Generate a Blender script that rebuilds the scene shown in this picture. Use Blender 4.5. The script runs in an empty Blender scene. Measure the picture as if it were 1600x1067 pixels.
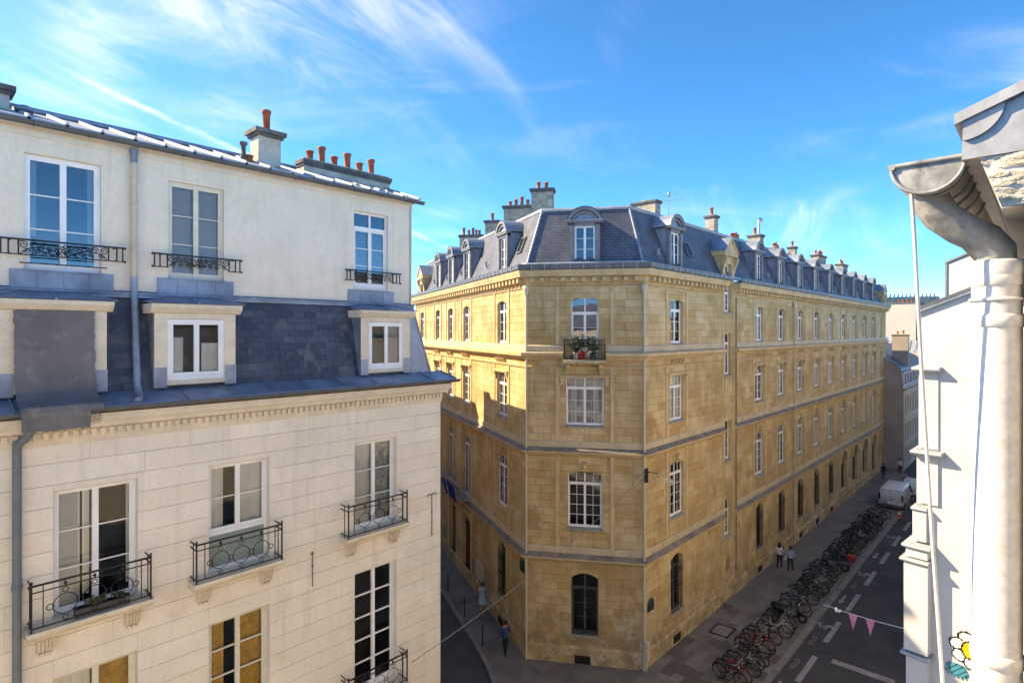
import bpy, math, random
from mathutils import Vector, Matrix
R = random.Random(11)
D = bpy.data
SC = bpy.context.scene
COL = SC.collection
rad = math.radians
CAMZ = 16.2
SUN_AZ, SUN_EL = 13.0, 36.0          # sun stands ahead and to the left of the street corner

# ---------------------------------------------------------------- camera
cam = D.cameras.new('camera'); cam.sensor_width = 36; cam.lens = 36 * 900 / 1600
cam.shift_y = -14.5 / 1600; cam.clip_start = 0.05; cam.clip_end = 3000
co = D.objects.new('camera', cam); COL.objects.link(co)
co.location = (0, 0, CAMZ); co.rotation_euler = (rad(90), 0, 0)
SC.camera = co

# ---------------------------------------------------------------- sky, sun, exposure
W = D.worlds.new('World'); SC.world = W; W.use_nodes = True
wt = W.node_tree; wn = wt.nodes; wl = wt.links
for n in list(wn): wn.remove(n)
def WN(t, **k):
    n = wn.new(t)
    for a, b in k.items(): setattr(n, a, b)
    return n
def wmath(op, a, b=None, clamp=False):
    n = WN('ShaderNodeMath', operation=op); n.use_clamp = clamp
    for i, x in enumerate((a, b)):
        if x is None: continue
        if isinstance(x, (int, float)): n.inputs[i].default_value = x
        else: wl.new(x, n.inputs[i])
    return n.outputs[0]
SKY_STRENGTH = 0.15
CLOUD_X, CLOUD_Y, CLOUD_ANG = 0.61, 0.51, 60.0
sky = WN('ShaderNodeTexSky', sky_type='NISHITA'); sky.sun_disc = False
sky.sun_elevation = rad(SUN_EL); sky.altitude = 50
sky.air_density = 0.33; sky.dust_density = 0.12; sky.ozone_density = 9.0
SUN_DIR = Vector((-math.cos(rad(SUN_AZ)) * math.cos(rad(SUN_EL)), math.sin(rad(SUN_AZ)) * math.cos(rad(SUN_EL)), math.sin(rad(SUN_EL))))
sky.sun_rotation = math.atan2(SUN_DIR.x, SUN_DIR.y)
tc = WN('ShaderNodeTexCoord'); sep = WN('ShaderNodeSeparateXYZ'); wl.new(tc.outputs['Generated'], sep.inputs[0])
den = wmath('ADD', wmath('MAXIMUM', sep.outputs[2], 0.0), 0.22)
px_, py_ = wmath('DIVIDE', sep.outputs[0], den), wmath('DIVIDE', sep.outputs[1], den)
def wnoise(x, y, scale, detail, rough, dist=0.0):
    c = WN('ShaderNodeCombineXYZ'); wl.new(x, c.inputs[0]); wl.new(y, c.inputs[1])
    n = WN('ShaderNodeTexNoise'); n.inputs['Scale'].default_value = scale; n.inputs['Detail'].default_value = detail
    n.inputs['Roughness'].default_value = rough; n.inputs['Distortion'].default_value = dist
    wl.new(c.outputs[0], n.inputs['Vector']); return n.outputs[0]
def wramp(x, a, b):
    n = WN('ShaderNodeMapRange'); n.interpolation_type = 'SMOOTHSTEP'
    n.inputs[1].default_value = a; n.inputs[2].default_value = b; wl.new(x, n.inputs[0]); return n.outputs[0]
# long wisps: a slow field that gathers them, a drawn-out field that combs them
CA = rad(CLOUD_ANG)
rx = wmath('ADD', wmath('MULTIPLY', px_, math.cos(CA)), wmath('MULTIPLY', py_, math.sin(CA)))
ry = wmath('SUBTRACT', wmath('MULTIPLY', py_, math.cos(CA)), wmath('MULTIPLY', px_, math.sin(CA)))
big = wramp(wnoise(wmath('ADD', px_, CLOUD_X), wmath('ADD', py_, CLOUD_Y), 0.75, 3.0, 0.55, 0.8), 0.46, 0.66)
comb = wramp(wnoise(wmath('MULTIPLY', rx, 0.7), wmath('MULTIPLY', ry, 2.3), 1.7, 10.0, 0.66, 1.6), 0.38, 0.74)
wisp = wmath('MULTIPLY', big, wmath('ADD', wmath('MULTIPLY', comb, 0.85), 0.12), True)
low = wmath('MULTIPLY', wramp(wnoise(wmath('MULTIPLY', px_, 0.6), wmath('MULTIPLY', py_, 1.5), 1.7, 6.0, 0.6, 0.6), 0.5, 0.85), 0.2)
d1 = Vector((-.778, 1, .454)); d2 = Vector((-.467, 1, .31)); cn = d1.cross(d2).normalized()
dotc = wmath('ADD', wmath('ADD', wmath('MULTIPLY', sep.outputs[0], cn.x), wmath('MULTIPLY', sep.outputs[1], cn.y)), wmath('MULTIPLY', sep.outputs[2], cn.z))
trail = wmath('SUBTRACT', 1.0, wramp(wmath('ABSOLUTE', wmath('ADD', dotc, wmath('MULTIPLY', wmath('SUBTRACT', wnoise(px_, py_, 16, 3, .6), .5), .008))), 0.001, 0.006))
trail = wmath('MULTIPLY', trail, wramp(wnoise(px_, py_, 3.2, 4, .6), .38, .7))
cl = wmath('ADD', wmath('MULTIPLY', wisp, 0.62), wmath('ADD', low, wmath('MULTIPLY', trail, 0.4)), True)
cl = wmath('MULTIPLY', cl, wmath('ADD', wmath('MULTIPLY', wramp(sep.outputs[2], 0.05, 0.34), 0.85), 0.15))
mixc = WN('ShaderNodeMix', data_type='RGBA'); wl.new(cl, mixc.inputs['Factor'])
hs = WN('ShaderNodeHueSaturation'); hs.inputs['Saturation'].default_value = 1.15; hs.inputs['Hue'].default_value = 0.497; wl.new(sky.outputs[0], hs.inputs['Color'])
wl.new(hs.outputs[0], mixc.inputs['A']); mixc.inputs['B'].default_value = (2.6, 2.85, 3.2, 1)
bg = WN('ShaderNodeBackground'); bg.inputs['Strength'].default_value = SKY_STRENGTH
wl.new(mixc.outputs['Result'], bg.inputs['Color'])
wo = WN('ShaderNodeOutputWorld'); wl.new(bg.outputs[0], wo.inputs['Surface'])

sl = D.lights.new('sun', 'SUN'); sl.energy = 2.0; sl.angle = rad(0.5); sl.color = (1.0, 0.95, 0.88)
so = D.objects.new('sun', sl); COL.objects.link(so); so.location = (-30, 10, 40)
so.rotation_euler = SUN_DIR.to_track_quat('Z', 'Y').to_euler()
vs = SC.view_settings
vs.view_transform = 'Standard'; vs.look = 'None'; vs.gamma = 1; vs.exposure = 2.48; vs.use_white_balance = True; vs.white_balance_temperature = 11400; vs.white_balance_tint = 10; vs.use_curve_mapping = False
SC.cycles.max_bounces = 8; SC.cycles.diffuse_bounces = 4; SC.cycles.glossy_bounces = 3; SC.cycles.transparent_max_bounces = 8
SC.cycles.caustics_reflective = False; SC.cycles.caustics_refractive = False
SC.cycles.use_denoising = True

# ---------------------------------------------------------------- materials
def _mix(nt, fac, a, b, mode='MIX'):
    n = nt.nodes.new('ShaderNodeMix'); n.data_type = 'RGBA'; n.blend_type = mode
    for s, x in (('Factor', fac), ('A', a), ('B', b)):
        if isinstance(x, (int, float)): n.inputs[s].default_value = x
        elif isinstance(x, tuple): n.inputs[s].default_value = (*x[:3], 1)
        else: nt.links.new(x, n.inputs[s])
    return n.outputs['Result']
def _noise(nt, vec, scale, detail=4, rough=.55, dist=0):
    n = nt.nodes.new('ShaderNodeTexNoise'); n.inputs['Scale'].default_value = scale
    n.inputs['Detail'].default_value = detail; n.inputs['Roughness'].default_value = rough; n.inputs['Distortion'].default_value = dist
    if vec is not None: nt.links.new(vec, n.inputs['Vector'])
    return n.outputs[0]
def _range(nt, x, a, b, c=0., d=1.):
    n = nt.nodes.new('ShaderNodeMapRange'); n.interpolation_type = 'SMOOTHSTEP'
    for i, v in ((1, a), (2, b), (3, c), (4, d)): n.inputs[i].default_value = v
    nt.links.new(x, n.inputs[0]); return n.outputs[0]
def _scale(nt, vec, s):
    n = nt.nodes.new('ShaderNodeVectorMath'); n.operation = 'MULTIPLY'; n.inputs[1].default_value = s
    nt.links.new(vec, n.inputs[0]); return n.outputs[0]
MATS = {}
def mat(name, c, rough=.75, metal=0., var=.14, scale=2.5, c2=None, tone=None, streak=0., stain=None, bump=.15, bscale=30., spec=.35, fine=.1, dirt=None):
    """c base, c2 patchy second colour, tone = colour that some stones have, streak = rain streaks, stain = (colour, amount, scale)"""
    if name in MATS: return MATS[name]
    m = D.materials.new(name); m.use_nodes = True; nt = m.node_tree; b = nt.nodes['Principled BSDF']
    geo = nt.nodes.new('ShaderNodeNewGeometry'); pos = geo.outputs['Position']
    n1 = _range(nt, _noise(nt, pos, scale, 5, .6, .3), .3, .7)
    lo = tuple(x * (1 - var) for x in c); hi = tuple(min(1, x * (1 + var)) for x in c)
    if c2: hi = c2
    col = _mix(nt, n1, lo, hi)
    if tone:
        at = nt.nodes.new('ShaderNodeAttribute'); at.attribute_name = 'tone'
        col = _mix(nt, at.outputs['Fac'], col, tone)
    if fine:
        n2 = _noise(nt, pos, bscale, 4, .7)
        g = _range(nt, n2, .25, .75, 1 - fine * 1.6, 1 + fine * .6)
        cc = nt.nodes.new('ShaderNodeCombineColor')
        for i in range(3): nt.links.new(g, cc.inputs[i])
        col = _mix(nt, 1.0, col, cc.outputs[0], 'MULTIPLY')
    if streak:
        ns = _range(nt, _noise(nt, _scale(nt, pos, (5, 5, .35)), 1.0, 5, .65), .5, .78)
        dk = tuple(x * (1 - streak) for x in c)
        col = _mix(nt, ns, col, _mix(nt, .75, col, dk))
    if stain:
        sc_, amt, ss = stain
        nn = _range(nt, _noise(nt, pos, ss, 6, .65, .5), .52, .7, 0, amt)
        col = _mix(nt, nn, col, sc_)
    for q, (dc, ztop, amt, dsc) in enumerate(dirt or ()):          # splash-back dirt and salt bloom along the foot of a wall
        sx = nt.nodes.new('ShaderNodeSeparateXYZ'); nt.links.new(pos, sx.inputs[0])
        hz = _range(nt, sx.outputs[2], 0.0, ztop, 1, 0)
        nn = _range(nt, _noise(nt, pos, dsc, 6, .65, .6 + q), .38 + .12 * q, .62 + .08 * q, 0, 1)
        mu = nt.nodes.new('ShaderNodeMath'); mu.operation = 'MULTIPLY'; nt.links.new(hz, mu.inputs[0]); nt.links.new(nn, mu.inputs[1])
        m2 = nt.nodes.new('ShaderNodeMath'); m2.operation = 'MULTIPLY'; nt.links.new(mu.outputs[0], m2.inputs[0]); m2.inputs[1].default_value = amt
        col = _mix(nt, m2.outputs[0], col, dc)
    nt.links.new(col, b.inputs['Base Color'])
    b.inputs['Roughness'].default_value = rough; b.inputs['Metallic'].default_value = metal
    b.inputs['Specular IOR Level'].default_value = spec
    if bump:
        bp = nt.nodes.new('ShaderNodeBump'); bp.inputs['Strength'].default_value = bump; bp.inputs['Distance'].default_value = .02
        nt.links.new(_noise(nt, pos, bscale, 5, .7), bp.inputs['Height']); nt.links.new(bp.outputs[0], b.inputs['Normal'])
    MATS[name] = m; return m
def slate_mat(name, c, c2, bw, bh):
    m = D.materials.new(name); m.use_nodes = True; nt = m.node_tree; b = nt.nodes['Principled BSDF']
    tcn = nt.nodes.new('ShaderNodeTexCoord'); geo = nt.nodes.new('ShaderNodeNewGeometry')
    br = nt.nodes.new('ShaderNodeTexBrick'); nt.links.new(tcn.outputs['Object'], br.inputs['Vector'])
    br.inputs['Scale'].default_value = 1; br.inputs['Brick Width'].default_value = bw; br.inputs['Row Height'].default_value = bh
    br.inputs['Mortar Size'].default_value = .014; br.inputs['Mortar Smooth'].default_value = .2; br.inputs['Bias'].default_value = -.1
    br.inputs['Color1'].default_value = (*c, 1); br.inputs['Color2'].default_value = (*c2, 1)
    br.inputs['Mortar'].default_value = (c[0] * .35, c[1] * .35, c[2] * .35, 1)
    n1 = _range(nt, _noise(nt, geo.outputs['Position'], 1.1, 5, .6, .4), .3, .75, .72, 1.25)
    cc = nt.nodes.new('ShaderNodeCombineColor')
    for i in range(3): nt.links.new(n1, cc.inputs[i])
    nt.links.new(_mix(nt, 1.0, br.outputs['Color'], cc.outputs[0], 'MULTIPLY'), b.inputs['Base Color'])
    b.inputs['Roughness'].default_value = .5; b.inputs['Specular IOR Level'].default_value = .4
    bp = nt.nodes.new('ShaderNodeBump'); bp.inputs['Strength'].default_value = .6; bp.inputs['Distance'].default_value = .02
    inv = nt.nodes.new('ShaderNodeMath'); inv.operation = 'SUBTRACT'; inv.inputs[0].default_value = 1; nt.links.new(br.outputs['Fac'], inv.inputs[1])
    nt.links.new(inv.outputs[0], bp.inputs['Height']); nt.links.new(bp.outputs[0], b.inputs['Normal'])
    MATS[name] = m; return m
def glass_mat(name, ior, tint):
    m = D.materials.new(name); m.use_nodes = True; nt = m.node_tree
    for n in list(nt.nodes): nt.nodes.remove(n)
    o = nt.nodes.new('ShaderNodeOutputMaterial'); mx = nt.nodes.new('ShaderNodeMixShader')
    t = nt.nodes.new('ShaderNodeBsdfTransparent'); t.inputs[0].default_value = (*tint, 1)
    g = nt.nodes.new('ShaderNodeBsdfGlossy'); g.inputs['Roughness'].default_value = .015
    f = nt.nodes.new('ShaderNodeFresnel'); f.inputs[0].default_value = ior
    geo = nt.nodes.new('ShaderNodeNewGeometry')
    bp = nt.nodes.new('ShaderNodeBump'); bp.inputs['Strength'].default_value = .05; bp.inputs['Distance'].default_value = .02
    nt.links.new(_noise(nt, geo.outputs['Position'], 2.2, 2, .5), bp.inputs['Height']); nt.links.new(bp.outputs[0], g.inputs['Normal'])
    nt.links.new(f.outputs[0], mx.inputs[0]); nt.links.new(t.outputs[0], mx.inputs[1]); nt.links.new(g.outputs[0], mx.inputs[2])
    nt.links.new(mx.outputs[0], o.inputs[0]); MATS[name] = m; return m

GLASS = glass_mat('window glass', 1.55, (.88, .90, .90))
GLASS_R = glass_mat('coated window glass', 2.35, (.70, .74, .76))
M_STONE = mat('golden limestone', (.59, .405, .19), .85, var=.25, scale=.55, c2=(.70, .53, .31), tone=(.50, .31, .125), streak=.45,
              stain=((.30, .18, .085), .55, .8), bump=.35, bscale=22, fine=.14, dirt=(((.19, .14, .10), 4.5, .65, 1.0), ((.58, .53, .46), 4.2, .85, 1.4)))
M_TRIM = mat('dressed limestone trim', (.60, .44, .25), .85, var=.16, scale=.9, streak=.3, stain=((.32, .23, .13), .35, 1.3), bump=.25, bscale=25)
M_PALE = mat('pale limestone blocking course', (.56, .45, .31), .85, var=.15, scale=1.3, streak=.3, bump=.25)
M_JOINT = mat('lime mortar joint', (.20, .125, .055), .95, bump=0)
M_LEDGE = mat('weathered lead ledge', (.20, .17, .14), .8, var=.3, scale=1.6, stain=((.30, .26, .20), .45, 1.2))
M_PLAST = mat('cream plaster', (.79, .69, .56), .9, var=.07, scale=.8, streak=.2, stain=((.62, .52, .40), .42, .8), bump=.12, bscale=14, fine=.05)
M_LIME = mat('cream painted ashlar', (.81, .735, .635), .88, var=.07, scale=.7, tone=(.74, .65, .54), streak=.24, stain=((.62, .53, .43), .45, .9), bump=.2, bscale=16, fine=.05)
M_LJOINT = mat('shallow painted joint', (.46, .37, .28), .95, bump=0)
M_LTRIM = mat('cream painted moulding', (.73, .63, .49), .88, var=.08, streak=.15, stain=((.50, .42, .32), .3, 1.6))
M_ZINC = mat('patinated zinc', (.20, .25, .33), .45, metal=.25, var=.2, scale=1.3, c2=(.28, .34, .43), streak=.2, stain=((.42, .47, .53), .4, 1.1), bump=.08, bscale=9, spec=.5)
M_ZINCL = mat('bright zinc sheet', (.36, .39, .43), .6, metal=.15, var=.15, scale=1.3, streak=.15, stain=((.3, .33, .37), .4, 1.2), bump=.06, bscale=9, spec=.5)
M_GUT = mat('grey gutter', (.13, .135, .14), .5, metal=.3, var=.2, scale=3, streak=.3)
M_SLATE = slate_mat('slate courses', (.085, .10, .135), (.115, .13, .165), .30, .155)
M_SLATEP = mat('slate', (.060, .075, .105), .5, var=.3, scale=1.3, c2=(.10, .115, .145), tone=(.035, .045, .07), stain=((.19, .20, .20), .45, 1.9), bump=.3, bscale=35, spec=.45)
M_WHITE = mat('white window paint', (.80, .80, .80), .45, var=.04, bump=0, fine=.04)
M_CREAMW = mat('aged cream window paint', (.70, .65, .54), .6, var=.08, bump=0, fine=.08)
M_GREYW = mat('weathered grey window paint', (.56, .55, .52), .6, var=.1, bump=0)
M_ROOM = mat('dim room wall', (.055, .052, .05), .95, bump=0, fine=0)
M_CURT = mat('white curtain', (.86, .85, .82), .95, var=.05, bump=0, fine=.03)
M_BLIND = mat('grey roller blind', (.46, .43, .41), .95, var=.04, bump=0, fine=.03)
M_ORANGE = mat('ochre drape', (.72, .42, .12), .95, var=.2, scale=6, bump=0)
M_LACE = mat('lace curtain', (.45, .46, .46), .95, var=.35, scale=16, bump=0)
M_IRON = mat('black wrought iron', (.022, .022, .024), .55, metal=.3, var=.3, bump=.1)
M_TERRA = mat('terracotta', (.40, .105, .05), .85, var=.25, scale=3, stain=((.12, .05, .035), .35, 3.0))
M_RENDER = mat('sooty chimney render', (.52, .47, .40), .9, var=.2, scale=1.4, stain=((.20, .18, .16), .6, 1.2), streak=.25, bump=.3)
M_FLUE = mat('grey chimney brick', (.34, .31, .265), .9, var=.3, scale=2.5, tone=(.5, .45, .36), stain=((.16, .15, .135), .4, 2.0), bump=.5, bscale=12)
M_CAP = mat('dark chimney coping', (.13, .125, .12), .9, var=.3)
M_PIPE = mat('cream painted downpipe', (.60, .50, .40), .6, var=.1, stain=((.3, .22, .16), .3, 2.5))
M_PIPEG = mat('grey downpipe', (.16, .18, .19), .5, var=.15, streak=.25)
M_PIPEW = mat('white cast iron downpipe', (.67, .665, .66), .5, var=.05, scale=6, streak=.12, stain=((.45, .36, .26), .3, 9.0), bump=.03, bscale=50)
M_TARP = mat('grey tarpaulin', (.155, .145, .145), .8, var=.12, scale=1.5, stain=((.55, .54, .52), .18, 3.5), bump=.25, bscale=60)
M_ASPH = mat('asphalt', (.058, .057, .062), .85, var=.2, scale=.5, stain=((.09, .088, .088), .6, .3), bump=.4, bscale=60)
M_PAVE = mat('grey asphalt pavement', (.17, .152, .14), .85, var=.2, scale=.6, stain=((.085, .078, .074), .6, .5), bump=.3, bscale=60)
M_SLAB = mat('granite paving slab', (.22, .195, .172), .8, var=.2, scale=1.2, tone=(.10, .08, .066), stain=((.08, .075, .07), .4, 1.0), bump=.3, bscale=35)
M_KERB = mat('granite kerb', (.21, .20, .19), .8, var=.2, scale=1.5, stain=((.1, .098, .095), .4, 1.2))
M_MARK = mat('worn white road paint', (.29, .29, .30), .8, var=.2, scale=2, stain=((.08, .08, .085), .8, 4.0), bump=.1)
M_WWALL = mat('white rendered wall', (.56, .55, .535), .9, var=.05, scale=.8, streak=.05, stain=((.45, .43, .40), .45, 1.1), bump=.06, bscale=8, fine=.03)
M_BOUNCE = mat('light-bouncing white plaster', (.80, .76, .69), .9, var=.03, scale=.8, streak=.05, bump=.06, bscale=8, fine=.03)  # out-of-view walls only, kept brighter to bounce sunlight into the street
M_ROUGH = mat('crumbling pale mortar', (.70, .64, .55), .95, var=.25, scale=9, stain=((.33, .26, .18), .5, 9.0), bump=1.0, bscale=26)
M_OLDZ = mat('old stained zinc gutter', (.36, .36, .35), .55, metal=.2, var=.3, scale=9, stain=((.12, .115, .11), .7, 11.0), streak=.35, bump=.08, bscale=60)
M_ZINCN = mat('dull sheet zinc with white bloom', (.37, .39, .42), .55, metal=.2, var=.15, scale=5, stain=((.52, .54, .56), .4, 6.0), streak=.2, bump=.03, bscale=30)
M_BLACK = mat('black rubber', (.012, .012, .013), .7, bump=0, fine=0)
M_CHROME = mat('scuffed bright metal', (.45, .45, .46), .3, metal=.9, bump=0)
M_DARK = mat('dark opening', (.015, .014, .013), .95, bump=0, fine=0)
M_WOOD = mat('dark red painted door', (.10, .028, .02), .6, var=.2, bump=.1)
# ---------------------------------------------------------------- mesh builder
class MB:
    def __init__(s): s.v = []; s.f = []; s.mi = []; s.ms = []; s.sm = []; s.tone = []; s.t = 0.0; s.smooth = False
    def _m(s, m):
        if m not in s.ms: s.ms.append(m)
        return s.ms.index(m)
    def add(s, vs, fs, m, smooth=None):
        o = len(s.v); s.v.extend(vs); k = s._m(m)
        for f in fs:
            s.f.append([i + o for i in f]); s.mi.append(k); s.sm.append(s.smooth if smooth is None else smooth); s.tone.append(s.t)
        return s
    def box(s, x0, x1, y0, y1, z0, z1, m, skip=''):
        v = [(x0, y0, z0), (x1, y0, z0), (x1, y1, z0), (x0, y1, z0), (x0, y0, z1), (x1, y0, z1), (x1, y1, z1), (x0, y1, z1)]
        f = {'b': (0, 3, 2, 1), 't': (4, 5, 6, 7), 'f': (0, 1, 5, 4), 'r': (1, 2, 6, 5), 'k': (2, 3, 7, 6), 'l': (3, 0, 4, 7)}
        return s.add(v, [f[k] for k in f if k not in skip], m)
    def quad(s, pts, m): return s.add(pts, [tuple(range(len(pts)))], m)
    def prism(s, poly, y0, y1, m, axis='y', smooth=False):
        """poly (a, b) extruded: axis y -> (a, y, b); x -> (x, a, b); z -> (a, b, z)"""
        n = len(poly)
        def P(a, b, t): return (a, t, b) if axis == 'y' else ((t, a, b) if axis == 'x' else (a, b, t))
        v = [P(a, b, y0) for a, b in poly] + [P(a, b, y1) for a, b in poly]
        s.add(v, [tuple(range(n)), tuple(range(2 * n - 1, n - 1, -1))], m, False)
        return s.add(v, [(i, i + n, (i + 1) % n + n, (i + 1) % n) for i in range(n)], m, smooth)
    def tube(s, pts, r, m, n=6, caps=True, smooth=True):
        pts = [Vector(p) for p in pts]; rs = r if isinstance(r, (list, tuple)) else [r] * len(pts)
        up = None; v = []
        for i, p in enumerate(pts):
            d = (pts[min(i + 1, len(pts) - 1)] - pts[max(i - 1, 0)])
            d = d.normalized() if d.length > 1e-9 else Vector((0, 0, 1))
            if up is None: up = Vector((0, 0, 1)) if abs(d.z) < .9 else Vector((1, 0, 0))
            a = d.cross(up)
            a = a.normalized() if a.length > 1e-6 else d.orthogonal().normalized()
            b = a.cross(d); up = b
            for k in range(n):
                t = 2 * math.pi * k / n; v.append(tuple(p + (a * math.cos(t) + b * math.sin(t)) * rs[i]))
        f = [(i * n + k, i * n + (k + 1) % n, (i + 1) * n + (k + 1) % n, (i + 1) * n + k) for i in range(len(pts) - 1) for k in range(n)]
        s.add(v, f, m, smooth)
        if caps:
            s.add(v[:n], [tuple(range(n - 1, -1, -1))], m, False); s.add(v[-n:], [tuple(range(n))], m, False)
        return s
    def ring(s, c, R_, r, m, plane='xz', n=16, k=5, a0=0, a1=2 * math.pi):
        full = abs(a1 - a0 - 2 * math.pi) < 1e-6; v = []; N = n if full else n + 1
        for i in range(N):
            t = a0 + (a1 - a0) * i / n
            for j in range(k):
                p = 2 * math.pi * j / k; q = R_ + r * math.cos(p); w = r * math.sin(p); a, b = q * math.cos(t), q * math.sin(t)
                v.append({'xz': (c[0] + a, c[1] + w, c[2] + b), 'yz': (c[0] + w, c[1] + a, c[2] + b), 'xy': (c[0] + a, c[1] + b, c[2] + w)}[plane])
        f = []
        for i in range(n):
            i2 = (i + 1) % N
            for j in range(k): f.append((i * k + j, i2 * k + j, i2 * k + (j + 1) % k, i * k + (j + 1) % k))
        return s.add(v, f, m, True)
    def lathe(s, prof, c, m, n=12, smooth=True):
        v = [(c[0] + r * math.cos(2 * math.pi * k / n), c[1] + r * math.sin(2 * math.pi * k / n), c[2] + z) for r, z in prof for k in range(n)]
        f = [(i * n + k, i * n + (k + 1) % n, (i + 1) * n + (k + 1) % n, (i + 1) * n + k) for i in range(len(prof) - 1) for k in range(n)]
        s.add(v, f, m, smooth)
        if prof[0][0] > 1e-4: s.add(v[:n], [tuple(range(n - 1, -1, -1))], m, False)
        if prof[-1][0] > 1e-4: s.add(v[-n:], [tuple(range(n))], m, False)
        return s
    def ellip(s, c, r, m, n=10, k=6):
        v = []; f = []
        for i in range(k + 1):
            a = math.pi * i / k
            for j in range(n):
                b = 2 * math.pi * j / n
                v.append((c[0] + r[0] * math.sin(a) * math.cos(b), c[1] + r[1] * math.sin(a) * math.sin(b), c[2] + r[2] * math.cos(a)))
        for i in range(k):
            for j in range(n): f.append((i * n + j, (i + 1) * n + j, (i + 1) * n + (j + 1) % n, i * n + (j + 1) % n))
        return s.add(v, f, m, True)
    def mesh(s, name='mesh'):
        me = D.meshes.new(name); me.from_pydata([tuple(p) for p in s.v], [], s.f)
        for m in s.ms: me.materials.append(m)
        me.polygons.foreach_set('material_index', s.mi); me.polygons.foreach_set('use_smooth', s.sm)
        if any(s.tone):
            a = me.attributes.new('tone', 'FLOAT', 'FACE'); a.data.foreach_set('value', s.tone)
        me.update(); return me
    def link(s, name, parent=None, loc=(0, 0, 0), rz=0.0): return put(name, s.mesh(name), parent, loc, rz)
def put(name, me, parent=None, loc=(0, 0, 0), rz=0.0):
    o = D.objects.new(name, me); COL.objects.link(o); o.parent = parent; o.location = loc; o.rotation_euler = (0, 0, rz); return o
def tag(o, label=None, cat=None, group=None, kind=None):
    if label: o['label'] = label
    if cat: o['category'] = cat
    if group: o['group'] = group
    if kind: o['kind'] = kind
    return o
def thing(name, label, cat, loc=(0, 0, 0), rz=0.0, group=None):
    return tag(put(name, None, None, loc, rz), label, cat, group)
def tree_copy(o, parent=None):
    c = o.copy(); COL.objects.link(c); c.parent = parent
    for ch in o.children: tree_copy(ch, c)
    return c

class Fr:
    """wall frame: x to the right seen from outside, y into the wall, z up"""
    def __init__(s, o, e, root=None):
        s.o = Vector((o[0], o[1], 0)); s.e = Vector((e[0], e[1], 0)).normalized(); s.i = Vector((-s.e.y, s.e.x, 0)); s.rz = math.atan2(s.e.y, s.e.x); s.root = root
    def W(s, x, y, z): return s.o + s.e * x + s.i * y + Vector((0, 0, z))
    def L(s, x, y, z):
        w = s.W(x, y, z); return w - s.root.location if s.root else w
    def put(s, name, me, x, y, z, parent=None): return put(name, me, parent or s.root, s.L(x, y, z), s.rz)
def sweep(mb, path, prof, m, off=Vector((0, 0, 0)), closed_prof=True, mats=None, caps=True):
    """prof (out, z) carried along path (2d, left to right seen from outside) with mitred corners"""
    P = [Vector((p[0], p[1], 0)) for p in path]; ns = []
    for a, b in zip(P, P[1:]):
        e = (b - a).normalized(); ns.append(Vector((e.y, -e.x, 0)))
    dirs = []
    for i in range(len(P)):
        if i == 0: d = ns[0]
        elif i == len(P) - 1: d = ns[-1]
        else: d = (ns[i - 1] + ns[i]) / (1 + ns[i - 1].dot(ns[i]))
        dirs.append(d)
    k = len(prof); v = []
    for p, d in zip(P, dirs):
        for o, z in prof: v.append(tuple(p + d * o + Vector((0, 0, z)) - off))
    kk = k if closed_prof else k - 1
    for j in range(kk):
        mm = mats[j] if mats else m
        mb.add(v, [(i * k + j, (i + 1) * k + j, (i + 1) * k + (j + 1) % k, i * k + (j + 1) % k) for i in range(len(P) - 1)], mm)
    if caps and closed_prof:
        mb.add(v[:k], [tuple(range(k))], mats[0] if mats else m); mb.add(v[-k:], [tuple(range(k - 1, -1, -1))], mats[0] if mats else m)
    return mb

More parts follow.
